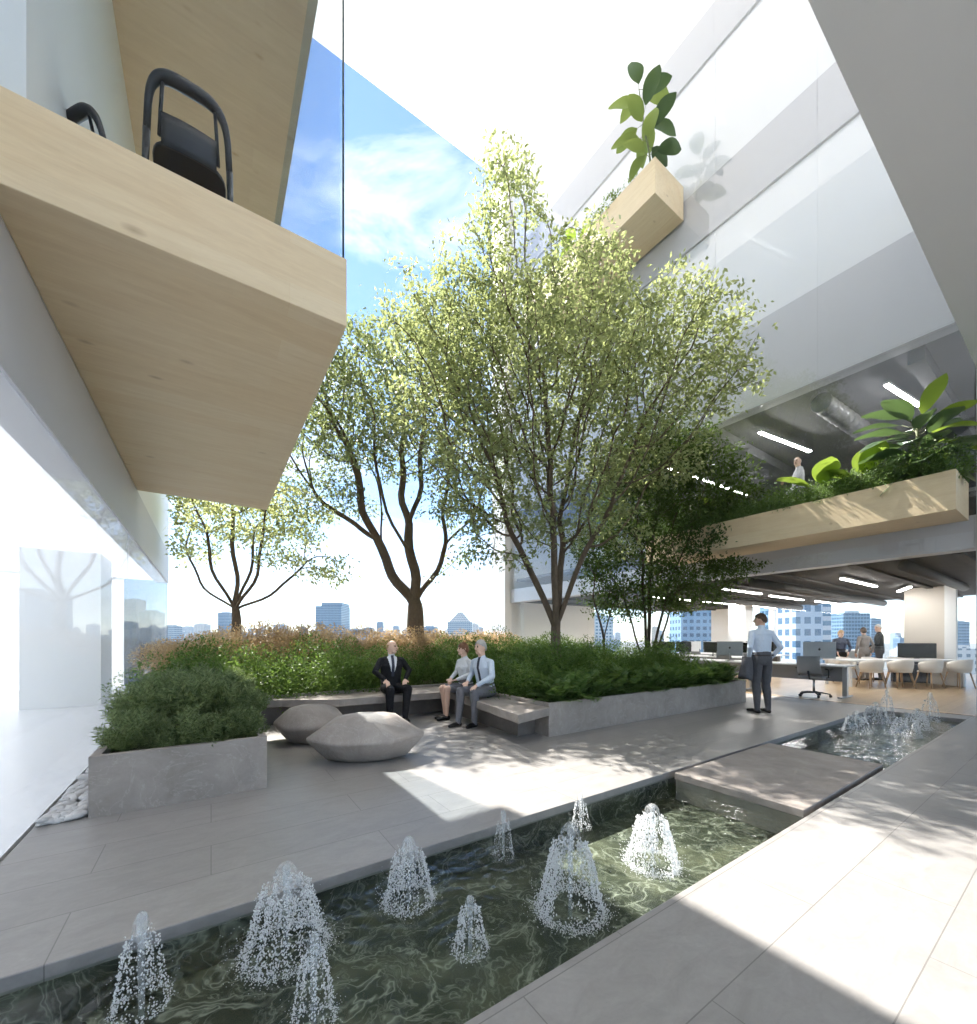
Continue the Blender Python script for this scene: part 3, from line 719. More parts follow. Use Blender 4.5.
e2 = [(-2.7,-1.6,7.6,(1.5,1.2,1.6),1.3), (-1.2,-1.5,6.9,(1.3,1.0,1.2)), (-1.7,0,8.3,(1.9,1.9,2.0)), (-2.9,0,6.9,(1.3,1.4,1.3)), (-2.6,0,5.2,(1.3,1.2,.5),.9), (.3,0,9.0,(1.8,1.7,1.6)), (1.4,0,6.6,(1.5,1.5,1.3)), (-.6,.3,7.0,(1.6,1.6,1.0)), (-3.2,-.2,4.4,(.8,.8,.3),.8), (1.0,-.4,4.9,(1.0,.8,.4),.8)]  # leading lobes added towards the balcony to shade the bench alcove
tree('spreading_tree', 'broad dark stemmed spreading tree behind the hedge', b2, t2, e2, 2900, .24, 1.6, .33, LEAF2, BARK, .25, .006, .125, 22, lambda p: p.x < -.7 or (p.x < 1.2 and p.y < 9.6), seed=8, sprd=.16)
# small umbrella tree at far left
b3 = (.52, 12.5, .35)
t3 = [seg((0,0,0), rp(.03,0,1.75), 6, .02)]
for (r1, f1, z2) in ((-1.5,.3,3.3),(-.5,-.4,3.8),(.2,.5,4.0),(.9,-.3,3.6),(1.7,.3,3.05),(-.1,.1,4.2)):
    t3 += [[6] + limb(rp(r1*.08,f1*.1,1.85), rp(r1,f1,z2), 9, .38, .09)]
e3 = [(0,0,4.75,(2.5,2.0,.55)), (1.75,.1,3.35,(1.2,1.0,.24),1.6), (-1.5,0,3.5,(1.1,1.0,.22),1.6), (.8,0,3.95,(1.4,1.2,.25)), (2.4,0,2.95,(.6,.6,.18),1.8), (-.8,-.1,3.95,(1.2,1.0,.24)), (-.2,.2,5.3,(1.8,1.6,.5))]
tree('umbrella_tree', 'small umbrella shaped tree with yellow green leaves beside the left glass front', b3, t3, e3, 900, .19, 1.4, .26, LEAF3, BARK, .12, .005, .115, 17, lambda p: p.x < -.85 or (p.x < 1.2 and p.y < 9.5), seed=21, up=.0, sprd=.16)
# dark multi stemmed trees to the right
b4 = (8.9, 6.2, .38)
t4 = [seg((0,0,0), rp(0,0,.25), 2)]
for (r1, f1, z2) in ((-.6,.2,2.2),(-.25,-.3,2.7),(.15,.25,2.9),(.5,-.1,2.5),(.85,.2,2.4)):
    t4 += [[2] + seg(rp(r1*.15,f1*.2,.35), rp(r1,f1,z2), 8, .03)]
e4 = [(.3,-.2,3.8,(1.6,1.2,1.2)), (.6,-.2,2.6,(1.3,1.0,.7)), (1.2,-.5,5.0,(1.1,.8,.9)), (0,0,5.2,(1.4,1.1,1.0)), (-1.0,.1,3.7,(.9,.9,1.0)), (1.9,-.6,4.5,(.6,.5,.6),1.3), (1.7,-.6,3.0,(.6,.5,.4),1.2), (-.6,0,2.2,(.8,.8,.5)), (.4,0,6.2,(1.2,.9,.6))]
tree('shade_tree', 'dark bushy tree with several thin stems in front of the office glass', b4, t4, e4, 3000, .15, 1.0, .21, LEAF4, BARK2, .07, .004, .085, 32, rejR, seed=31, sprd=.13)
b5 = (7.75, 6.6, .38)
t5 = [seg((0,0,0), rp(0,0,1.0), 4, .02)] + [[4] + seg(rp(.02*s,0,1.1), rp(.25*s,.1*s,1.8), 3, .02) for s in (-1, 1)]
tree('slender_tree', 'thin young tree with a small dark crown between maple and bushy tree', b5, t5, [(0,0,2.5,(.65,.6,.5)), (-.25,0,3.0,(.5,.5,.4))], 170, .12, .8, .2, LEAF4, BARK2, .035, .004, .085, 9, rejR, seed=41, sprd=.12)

rnd = random.Random(3); NR = np.random.default_rng(3)
# --- shrubs: prototypes, then copies
def needle_mound(seed, nst=115, rx=.10, h=.46, mat=ROSE):
    g = np.random.default_rng(seed); Ps, Ds, Ls, Ws, Ns = [], [], [], [], []
    for s in range(nst):
        az = g.uniform(0, 2*np.pi); lean = min(math.acos(g.uniform(.12,1)), 1.42)*.95; L = h*g.uniform(.82,1.05)*(1-.18*lean)
        b = np.array([math.cos(az), math.sin(az), 0]); r0 = g.uniform(0, rx*.55)
        m = 15; t = np.linspace(.22, 1, m)[:,None]
        le = lean*(1.12-.22*t)
        p = b*r0 + (b*np.sin(le)*L + np.array([0,0,1])*np.cos(le)*L)*t
        ax = unit(np.gradient(p, axis=0))
        for q in range(4):
            ph = g.uniform(0, 2*np.pi, m)[:,None]
            u = unit(np.cross(ax, b+[.01,.02,.5])); v = np.cross(ax, u)
            d = unit(ax*.75 + (u*np.cos(ph)+v*np.sin(ph))*.8)
            Ps.append(p + g.normal(0,.006,p.shape)); Ds.append(d); Ns.append(unit(np.cross(d, ax)+1e-4)); Ls.append(g.uniform(.04,.07,m)); Ws.append(np.full(m,.0105))
    P, D, Nn = map(np.concatenate, (Ps, Ds, Ns))
    return quad_mesh('rosemary_shrub', leaf_quads(P, D, Nn, np.concatenate(Ls), np.concatenate(Ws)), mat)
def leaf_mound(name, seed, n, r, ll, mat, w=.55, lumps=9):
    g = np.random.default_rng(seed)
    cs = np.concatenate([np.zeros((1,3)), g.normal(size=(lumps,3))*np.array(r)*.42]); cs[:,2] = np.abs(cs[:,2])
    k = g.integers(0, len(cs), n); d = unit(g.normal(size=(n,3))); rr = g.uniform(.55,1.0,n)**.6
    P = cs[k] + d*rr[:,None]*np.array(r)*.62; P[:,2] += r[2]*.55
    D = unit(d*.55 + g.normal(size=(n,3))*.6 + [0,0,.2]); Nn = unit(d + g.normal(size=(n,3))*.5 + [0,0,.4]); Nn = unit(Nn - D*(Nn*D).sum(1,keepdims=True))
    L = ll*g.uniform(.6,1.3,n)
    ok = P[:,2] > .0
    return quad_mesh(name, leaf_quads(P[ok], D[ok], Nn[ok], L[ok], L[ok]*w), mat)
def fern_mesh(seed, nf=26, L=.55, mat=FERN):
    g = np.random.default_rng(seed); Ps, Ds, Ns, Ls = [], [], [], []
    for s in range(nf):
        az = 2*np.pi*s/nf*1.618*3 + g.uniform(-.3,.3); el_ = g.uniform(.45,1.35); b = np.array([math.cos(az), math.sin(az), 0]); l = L*g.uniform(.75,1.1)
        m = 24; t = np.linspace(.12,1,m)[:,None]
        e = el_ - 1.0*t*t*g.uniform(.5,1.1)
        p = np.cumsum((b*np.cos(e) + np.array([0,0,1])*np.sin(e))*l/m, axis=0)
        ax = unit(np.gradient(p, axis=0)); side = unit(np.cross(ax, [0,0,1.0]+b*.01)); upn = np.cross(side, ax)
        for sg in (-1, 1):
            Ps.append(p); Ds.append(unit(side*sg + ax*.55 + upn*g.uniform(-.1,.3,(m,1)))); Ns.append(upn + g.normal(0,.15,p.shape)); Ls.append((.13*np.sin(np.pi*(t[:,0]*.86+.1))+.02)*g.uniform(.8,1.15,m))
    P, D, Nn, Ln = map(np.concatenate, (Ps, Ds, Ns, Ls)); Nn = unit(Nn)
    return quad_mesh('fern', leaf_quads(P, D, Nn, Ln, Ln*.24+.006), mat)
def scatter(meshes, pts, name, label, cat, group, sc=(.85,1.15), zs=1.0):
    for i, p in enumerate(pts):
        o = link(name, meshes[i % len(meshes)], None, (p[0], p[1], p[2] if len(p) > 2 else .40))
        s = rnd.uniform(*sc)*(p[3] if len(p) > 3 else 1); o.scale = (s, s, s*zs*rnd.uniform(.92,1.08)); o.rotation_euler = (0,0,rnd.uniform(0,6.28))
        tag(o, label, cat, group)
def gridpts(x0, x1, y0, y1, dx, dy, j, z=.40, f=None):
    out = []; k = 0; y = y0
    while y <= y1:
        x = x0 + (dx*.5 if k % 2 else 0)
        while x <= x1:
            q = (x+rnd.uniform(-j,j), y+rnd.uniform(-j,j), z)
            if not f or f(q): out.append(q)
            x += dx
        y += dy; k += 1
    return out
rm = [needle_mound(s) for s in (1,2,3,4)]
scatter(rm, [(-.52,4.60,.40,.84),(-.13,4.47,.36,.80),(.20,4.55,.38,.84),(-.50,5.12,.50,.95),(-.08,5.0,.56,.95),(.24,5.14,.50,.92)], 'rosemary_shrub', 'rosemary mound at the front end of the short stone planter', 'shrub', 'rosemary mounds in the short planter')
scatter(rm, gridpts(-.48,.3,5.55,7.1,.46,.48,.05,.50), 'rosemary_shrub', 'rosemary mound further back along the short stone planter', 'shrub', 'rosemary mounds in the short planter', (.9,1.1))
hm = [leaf_mound('hedge_shrub', s, 6500, (.52,.52,.56), .04, HEDG, .5) for s in (5,6,7)]
scatter(hm, gridpts(-.5,3.6,7.62,9.0,.52,.55,.07,.05), 'hedge_shrub', 'rounded green hedge shrub growing behind the stone bench', 'shrub', 'hedge shrubs behind the bench', (.95,1.15))
fm = [fern_mesh(s) for s in (8,9,10)]
scatter(fm, gridpts(4.22,9.2,4.45,4.95,.34,.30,.06,.38), 'fern', 'spiky green fern along the front of the long stone planter', 'fern', 'ferns in the long planter', (.85,1.1))
scatter(hm, gridpts(4.2,9.1,5.35,7.1,.52,.5,.08,.18), 'hedge_shrub', 'dark hedge shrub behind the ferns of the long planter', 'shrub', 'hedge shrubs behind the ferns', (.85,1.05))
um = [leaf_mound('rust_shrub', s, 6500, (.58,.58,.50), .042, RUST, .5) for s in (12,13,14)]
scatter(um, gridpts(-.45,7.6,9.6,10.9,.60,.6,.1,.50), 'rust_shrub', 'rust and ochre shrub in the row behind the green hedge', 'shrub', 'rust coloured shrubs', (.9,1.3))
scatter(hm, gridpts(4.3,9.2,7.7,9.0,.62,.6,.08,.22), 'hedge_shrub', 'hedge shrub deep in the back bed behind the maple', 'shrub', 'hedge shrubs behind the maple', (.9,1.1))
# --- broad leafed plants
def leaf_sheet(mb, base, d, L, W, droop, mat=0, roll=0, nl=7, cup=.18, tipw=1.6):
    d = Vector(d).normalized(); side = d.cross(Vector((0,0,1)))
    if side.length < .1: side = Vector((1,0,0))
    side.normalize(); side = Quaternion(d, roll) @ side; up = side.cross(d); v = []; p = Vector(base); fs = []
    for i in range(nl+1):
        t = i/nl; wdt = W*.5*(math.sin(math.pi*min(1, t**.8*.97+.02))**.75)*(.75+.5*t)
        for k, sx in enumerate((-1,-.5,0,.5,1)):
            v.append(p + side*(sx*wdt) + up*(cup*wdt*sx*sx + .012*math.sin(9*t+sx*2)*abs(sx)))
        dd = Quaternion(side, -droop*(t+.2)) @ d; p = p + dd*(L/nl); 
    for i in range(nl):
        for k in range(4): a = i*5+k; fs.append((a, a+1, a+6, a+5))
    mb.add(v, fs, mat, True)
def broad_plant(name, label, loc, spec, stem_pts, stem_r, mats):
    """spec: list of (height fraction along stem, azimuth, elevation, length, width, droop, mat)"""
    t = thing(name, label, 'plant', loc); st = [Vector(p) for p in stem_pts]
    sm = MB(); sm.tube(st, [stem_r*(1-.6*i/(len(st)-1)) for i in range(len(st))], 8); lf = MB()
    for (h, a, e, l, wd, dr, m) in spec:
        x = h*(len(st)-1); i = min(int(x), len(st)-2); b = st[i].lerp(st[i+1], x-i)
        d = Vector((math.cos(a)*math.cos(e), math.sin(a)*math.cos(e), math.sin(e)))
        p1 = b + d*l*.28 + Vector((0,0,.02)); sm.tube([b, b+d*l*.15, p1], [.007,.006,.005], 5)
        leaf_sheet(lf, p1, d, l, wd, dr, m, rnd.uniform(-.35,.35))
    sm.build('stem', plain('green_stem', (.17,.19,.10), .6), t); lf.build('leaves', mats, t); return t
MIX = leafmat('fig_leaf_light', (.16,.24,.06), (.24,.32,.10), (.36,.45,.12), .4, .4)
sp = []
for k in range(19):
    h = .22 + .78*k/18; sp.append((h, k*2.4+.5, rnd.uniform(-.45,.35)+.5*h, rnd.uniform(.58,.78), rnd.uniform(.32,.42), rnd.uniform(.5,1.0), (0,1,0,1,1)[k % 5]))
broad_plant('fig_plant', 'tall fig plant with big drooping leaves at the top corner plant box', (9.85,6.75,13.85), sp, [(0,0,0),(-.04,.05,.6),(-.20,.1,1.25),(-.42,.1,2.1)], .03, [BIGL, MIX])
sp = []
for k in range(12): sp.append((.25+.7*(k%6)/6, k*2.2, .35, .5, .3, .7, 1))
broad_plant('fig_plant', 'low plant with upright lime leaves left of the tall fig plant', (9.95,9.5,13.8), sp, [(0,0,0),(0,0,.3),(0,.05,.7)], .025, [BIGL, BIGL2])
scatter([leaf_mound('box_shrub', 61, 900, (.5,.5,.4), .09, MIX, .5)], [(10.0,7.9,13.8),(10.1,8.6,13.8),(10.1,10.4,13.8),(10.3,11.3,13.8)], 'box_shrub', 'small light shrub in the high timber plant box', 'shrub', 'shrubs in the high plant box')
# first floor plant box
sp = []
for k in range(36):
    h = .2+.8*k/35; sp.append((h, k*2.399, -.2+.8*h+rnd.uniform(-.2,.2), rnd.uniform(.58,.80), rnd.uniform(.26,.34), rnd.uniform(.35,.8), (0,0,0,1,0)[k % 5]))
broad_plant('rubber_plant', 'large rubber plant with long dark leaves at the right end of the plant box', (10.25,1.75,3.95), sp, [(0,0,0),(.02,0,.4),(0,.03,.8),(-.03,.05,1.15)], .04, [BIGL, BIGL2])
def taro(label, loc, n, s, az0, mats=(BIGL2,)):
    sp = [(.9, az0+k*2.0+rnd.uniform(-.3,.3), rnd.uniform(.55,1.05), s*rnd.uniform(.85,1.1), s*.66, rnd.uniform(.15,.5), 0) for k in range(n)]
    broad_plant('elephant_ear_plant', label, loc, sp, [(0,0,0),(0,0,.18),(0,0,.38)], .02, list(mats))
taro('lime green elephant ear plant left of the rubber plant', (10.2,2.55,3.95), 6, .62, 2.2)
taro('broad lime leaf plant in the middle of the first floor plant box', (10.15,3.15,3.95), 5, .66, 1.9)
taro('lime leaf plant half behind the dark tree at the left end of the plant box', (10.2,5.3,3.95), 6, .5, 1.2)
sp = [(.3+.7*k/13, k*2.4, .3, .5, .24, .7, 0) for k in range(14)]
broad_plant('rubber_plant', 'smaller rubber plant beside the dark tree in the plant box', (10.3,5.9,3.95), sp, [(0,0,0),(0,0,.4),(0,.03,.85)], .03, [BIGL])
bmm = [leaf_mound('box_shrub', s, 1900, (.42,.42,.42), .045, FERN, .4) for s in (71,72)]
scatter(bmm, gridpts(10.0,10.55,1.5,6.7,.36,.36,.05,3.93), 'box_shrub', 'small dark shrub filling the first floor timber plant box', 'shrub', 'shrubs in the first floor plant box', (.75,1.1))
# ------------------------------------------------------------------ fountains
OCT = np.array([(1,0,0),(0,1,0),(-1,0,0),(0,-1,0),(0,0,1),(0,0,-1)], float)
OF = [(0,1,4),(1,2,4),(2,3,4),(3,0,4),(1,0,5),(2,1,5),(3,2,5),(0,3,5)]
def drops_mesh(name, P, r, stretch, mat):
    V = np.repeat(P, 6, 0) + np.tile(OCT, (len(P),1))*np.repeat(r, 6)[:,None]*np.array([1,1,1.0]) ; 
    V[:,2] += np.tile(OCT[:,2], len(P))*np.repeat(r*(stretch-1), 6)
    T = np.array(OF); F = (T[None] + (np.arange(len(P))*6)[:,None,None]).reshape(-1,3)
    me = bpy.data.meshes.new(name); me.from_pydata(V.tolist(), [], F.tolist()); me.materials.append(mat)
    me.polygons.foreach_set('use_smooth', [True]*len(F)); me.update(); return me
def bell_parts(h, r, seed, n, dr):
    """parts of one fountain, drawn with its jet mouth at the origin"""
    g = np.random.default_rng(seed); top = []
    f = lambda t: (r*(.10 + .90*t**.75)*(1 if t > .02 else .6), h*(1-t**1.9))   # t 0 crown .. 1 landing
    dome = MB(); prof = [(.001, h)] + [( .30*r*math.sin(a), h - .17*h*(1-math.cos(a))) for a in np.linspace(.15, 1.5, 9)]
    prof += [(.30*r + .30*r*k/6, h*.83 - h*.28*k/6) for k in range(1,7)]
    seg = 28; v = []; fs = []
    for i, (pr, z) in enumerate(prof):
        for k in range(seg):
            t = 2*math.pi*k/seg; j = 1 + .05*math.sin(5*t+seed+i*.3)
            v.append((pr*j*math.cos(t), pr*j*math.sin(t), z))
    for i in range(len(prof)-1):
        for k in range(seg):
            if i > 2 and g.random() < .07*(i-2): continue
            k2 = (k+1) % seg; fs.append((i*seg+k, (i+1)*seg+k, (i+1)*seg+k2, i*seg+k2))
    dome.add(v, fs, 0, True)
    jet = MB(); jet.tube([(0,0,-.03),(0,0,h*.5),(.002,0,h*.96)], [.010*min(1,r/.08),.012*min(1,r/.08),.016*min(1,r/.08)], 8)
    # falling skirt of drops: clustered in strands
    ns = 46; az = g.uniform(0, 2*np.pi, ns); s = g.integers(0, ns, n); t = g.uniform(.30,1,n)**.8
    a = az[s] + g.normal(0,.07,n); rad = r*(.28 + .72*t)*(1+g.normal(0,.035,n)); z = h*(.90 - .90*t**1.7) + g.normal(0,.012,n)
    P = np.stack([rad*np.cos(a), rad*np.sin(a), np.maximum(z,.0)], 1); q = dr*g.uniform(.45,1.25,n)
    m = n//2; a2 = g.uniform(0, 2*np.pi, m); r2 = r*(1.02 + g.normal(0,.10,m)); z2 = np.abs(g.normal(0,.022,m))
    P2 = np.stack([r2*np.cos(a2), r2*np.sin(a2), z2], 1); q2 = dr*g.uniform(.4,1.0,m)
    m3 = n//14; a3 = g.uniform(0,2*np.pi,m3); r3 = r*g.uniform(1.1,1.5,m3); P3 = np.stack([r3*np.cos(a3), r3*np.sin(a3), np.abs(g.normal(0,.07,m3))],1)
    return dome, jet, (P, q), (np.concatenate([P2,P3]), np.concatenate([q2, dr*.6*np.ones(m3)]))
def fountain(label, x, y, h, r, seed, n=1100, dr=.0062, group=None):
    n = int(n*1.5); dr *= .74
    t = thing('fountain', label, 'fountain', (x, y, WZ), 0, group)
    dome, jet, (P, q), (P2, q2) = bell_parts(h, r, seed, n, dr)
    dome.build('water_dome', DOME, t); jet.build('water_jet', DOME, t)
    tag(link('falling_drops', drops_mesh('falling_drops', P, q, 1.5, SPRAY), t), kind='stuff')
    tag(link('splash_ring', drops_mesh('splash_ring', P2, q2, 1.0, SPRAY), t), kind='stuff')
GF = 'bell fountains in the near pool'; GF2 = 'bell fountains in the far pool'
fountain('slim fountain nearest the left end of the pool by the left paving edge', -.22, 2.04, .37, .085, 1, 420, .0048, GF)
fountain('largest bell fountain of the near pool, left of centre', .28, 2.05, .40, .17, 2, 1900, .0052, GF)
fountain('slim fountain in front of the largest bell fountain', .31, 1.60, .34, .075, 3, 420, .0046, GF)
fountain('bell fountain second from left in the rear row of the near pool', .88, 2.07, .35, .125, 4, 1200, .0055, GF)
fountain('small slim fountain in the middle of the front row of the near pool', .97, 1.59, .25, .075, 5, 420, .005, GF)
fountain('thin arched jet at the far paving edge below the sunlit patch', 1.57, 2.16, .30, .065, 6, 200, .0045, GF)
fountain('tall bell fountain in the front row of the near pool', 1.54, 1.53, .46, .165, 7, 1700, .0062, GF)
fountain('thin arched jet at the far paving edge just short of the bridge side', 2.28, 2.16, .26, .065, 8, 180, .005, GF)
fountain('bell fountain of the near pool closest to the bridge', 2.28, 1.56, .38, .15, 9, 1300, .007, GF)
for i, (lab, x, y, h, r) in enumerate((('far pool bell fountain nearest the bridge in the rear row', 8.05, 2.05, .32, .17), ('far pool bell fountain in front, nearest the near paving', 8.35, 1.58, .34, .17), ('far pool bell fountain second in the rear row', 9.3, 2.12, .34, .18),
        ('far pool bell fountain second in the front row', 9.15, 1.60, .32, .15), ('far pool slim jet at the back of the rear row', 10.1, 2.15, .5, .10), ('far pool slim jet nearest the office glass', 10.15, 1.62, .5, .12))):
    fountain(lab, x, y, h, r, 20+i, 300 if r > .13 else 140, .010, GF2)
# jet nozzles under water are hidden by the ripples

# ------------------------------------------------------------------ people
def ringcaps(rings):
    out = []
    for (c, rx, ry) in rings:
        e = max(0, rx-ry); out.append((Vector(c)-Vector((e,0,0)), Vector(c)+Vector((e,0,0)), ry, ry))
    return out
class Body:
    def __init__(self): self.mb = MB(); self.pr = []
    def cap(self, a, b, ra, rb, lab, seg=12):
        a, b = Vector(a), Vector(b); d = (b-a); L = d.length; d.normalize(); pts, rr = [], []
        for t in (-1,-.9,-.7,-.4,0): pts.append(a + d*ra*t); rr.append(ra*math.sqrt(max(0.0004,1-t*t)))
        for k in (.25,.5,.75): pts.append(a.lerp(b,k)); rr.append(ra+(rb-ra)*k)
        for t in (0,.4,.7,.9,1): pts.append(b + d*rb*t); rr.append(rb*math.sqrt(max(0.0004,1-t*t)))
        self.mb.tube(pts, rr, seg); self.pr.append((a, b, ra, rb, lab))
    def loft(self, rings, lab, seg=22):
        v, fs = [], []; n = len(rings)
        for (c, rx, ry) in rings:
            for k in range(seg):
                t = 2*math.pi*k/seg; p = 2.4
                ct, st = math.cos(t), math.sin(t)
                v.append((c[0]+rx*math.copysign(abs(ct)**(2/p),ct), c[1]+ry*math.copysign(abs(st)**(2/p),st), c[2]))
        for i in range(n-1):
            for k in range(seg): k2 = (k+1)%seg; fs.append((i*seg+k, i*seg+k2, (i+1)*seg+k2, (i+1)*seg+k))
        fs += [tuple(range(seg-1,-1,-1)), tuple(range((n-1)*seg, n*seg))]
        self.mb.add(v, fs, 0, True)
        for q in ringcaps(rings): self.pr.append((*q, lab))
    def hand(self, w, d, nrm, side, curl=.5, lab='skin'):
        """w wrist, d finger direction, nrm back-of-hand normal, side +1/-1 gives the thumb side"""
        w, d, nrm = Vector(w), Vector(d).normalized(), Vector(nrm).normalized(); s = d.cross(nrm).normalized()*side
        for i, (o, l) in enumerate(((-.030,.074),(-.010,.084),(.011,.079),(.030,.062))):
            k0 = w + s*o*.45; k1 = w + d*(.088 - .008*abs(i-1.3)) + s*o
            self.cap(k0, k1, .0135, .0105, lab, 8)
            q = Quaternion(s*side, -curl*side) if False else None
            dd = (d*math.cos(curl) - nrm*math.sin(curl)).normalized(); k2 = k1 + dd*l*.5
            d2 = (d*math.cos(curl*2.1) - nrm*math.sin(curl*2.1)).normalized(); k3 = k2 + d2*l*.5
            self.cap(k1, k2, .0098, .0090, lab, 8); self.cap(k2, k3, .0090, .0075, lab, 8)
        th0 = w + d*.022 - s*.024; th1 = th0 + (d*.7 - s*.75).normalized()*.042; th2 = th1 + (d - s*.15 - nrm*.3).normalized()*.034
        self.cap(th0, th1, .0135, .0115, lab, 8); self.cap(th1, th2, .0110, .0085, lab, 8)
def finish_body(B, name, mats, special, voxel, parent):
    ob = B.mb.build('tmp', list(mats.values())); md = ob.modifiers.new('r', 'REMESH'); md.mode = 'VOXEL'; md.voxel_size = voxel
    sm = ob.modifiers.new('s', 'SMOOTH'); sm.factor = .5; sm.iterations = 3
    dg = bpy.context.evaluated_depsgraph_get(); me = bpy.data.meshes.new_from_object(ob.evaluated_get(dg)); bpy.data.objects.remove(ob)
    me.name = name; me.materials.clear(); keys = list(mats)
    for k in keys: me.materials.append(mats[k])
    n = len(me.polygons); C = np.empty(n*3, np.float32); me.polygons.foreach_get('center', C); C = C.reshape(-1,3).astype(float)
    best = np.full(n, 1e9); lab = np.zeros(n, np.int32)
    for (a, b, ra, rb, l) in B.pr:
        a, b = np.array(a), np.array(b); ab = b-a; L2 = max(1e-9, ab@ab); t = np.clip(((C-a)@ab)/L2, 0, 1)
        d = np.linalg.norm(C-(a+t[:,None]*ab), axis=1) - (ra+(rb-ra)*t); m = d < best; best[m] = d[m]; lab[m] = keys.index(l)
    special(C, lab, keys)
    me.polygons.foreach_set('material_index', lab); me.polygons.foreach_set('use_smooth', [True]*n); me.update()
    return link(name, me, parent)
def head(B, hc, yaw, pitch, neck, s=1.0, lab='skin'):
    M = Euler((pitch, 0, yaw)).to_matrix(); hc = Vector(hc); P = lambda x,y,z: hc + M @ Vector((x*s,y*s,z*s))
    B.mb.ell(hc, (.074*s,.094*s,.112*s), 20, 14, 0, M); B.pr.append((P(0,-.012,.02), P(0,.012,-.01), .088*s, .088*s, lab))
    B.cap(P(-.022,.045,-.075), P(.022,.045,-.075), .034*s, .034*s, lab); B.cap(P(0,.02,-.06), P(0,.062,-.088), .05*s, .024*s, lab)
    B.cap(P(0,.088,.015), P(0,.108,-.022), .010*s, .0145*s, lab, 8)                  # nose
    for sg in (-1,1):
        B.cap(P(sg*.075,-.008,.012), P(sg*.077,-.012,-.028), .014*s, .010*s, lab, 8)     # ear
        B.cap(P(sg*.018,.084,.034), P(sg*.046,.072,.032), .011*s, .010*s, lab, 8)      # brow ridge
    B.cap(P(-.018,.086,-.052), P(.018,.086,-.052), .010*s, .010*s, lab, 8)              # lips
    B.cap(neck, P(0,-.015,-.06), .062*s, .056*s, lab)
    return P, M, hc
def face_marks(P):
    eyes = [np.array(P(sg*.031,.086,.014)) for sg in (-1,1)]; mo = [np.array(P(k*.012,.096,-.053)) for k in (-1.4,0,1.4)]; br = [np.array(P(sg*k,.092-.2*(k-.018),.036)) for sg in (-1,1) for k in (.018,.03,.042)]
    def f(C, lab, keys):
        for e in eyes: lab[np.linalg.norm(C-e,axis=1) < .0125] = keys.index('dark')
        for e in br: lab[np.linalg.norm(C-e,axis=1) < .008] = keys.index('brow')
        for e in mo: lab[np.linalg.norm(C-e,axis=1) < .009] = keys.index('lips')
    return f
def hair(parent, M, hc, mat, style, s=1.0):
    mb = MB(); sg, rg = 32, 20; v, ok = [], []; r = random.Random(4)
    for i in range(rg+1):
        ph = math.pi*i/rg
        for k in range(sg):
            t = 2*math.pi*k/sg; d = Vector((math.sin(ph)*math.cos(t), math.sin(ph)*math.sin(t), math.cos(ph)))
            y = d.y
            if style == 'short': th = .52*max(0,y) + .0 - .62*max(0,-y)
            elif style == 'bob': th = .55*max(0,y) - .25 - .75*max(0,-y)
            else: th = .9 if y > .1 else (-.1 - .5*max(0,-y))
            keep = d.z > th and not (style == 'bald' and d.z > .42)
            k_ = (1.09 if style != 'bald' else 1.035) + r.uniform(-.012,.02) + (.05*max(0,d.z) if style == 'short' else 0)
            if style == 'bob' and d.z < 0: k_ += .06
            v.append(hc + M @ Vector((d.x*.078*s*k_, d.y*.098*s*k_ - .004, d.z*.115*s*k_ + .004))); ok.append(keep)
    fs = []
    for i in range(rg):
        for k in range(sg):
            q = (i*sg+k, (i+1)*sg+k, (i+1)*sg+(k+1)%sg, i*sg+(k+1)%sg)
            if sum(ok[j] for j in q) >= 3: fs.append(q)
    mb.add(v, fs, 0, True); mb.build('hair', mat, parent)
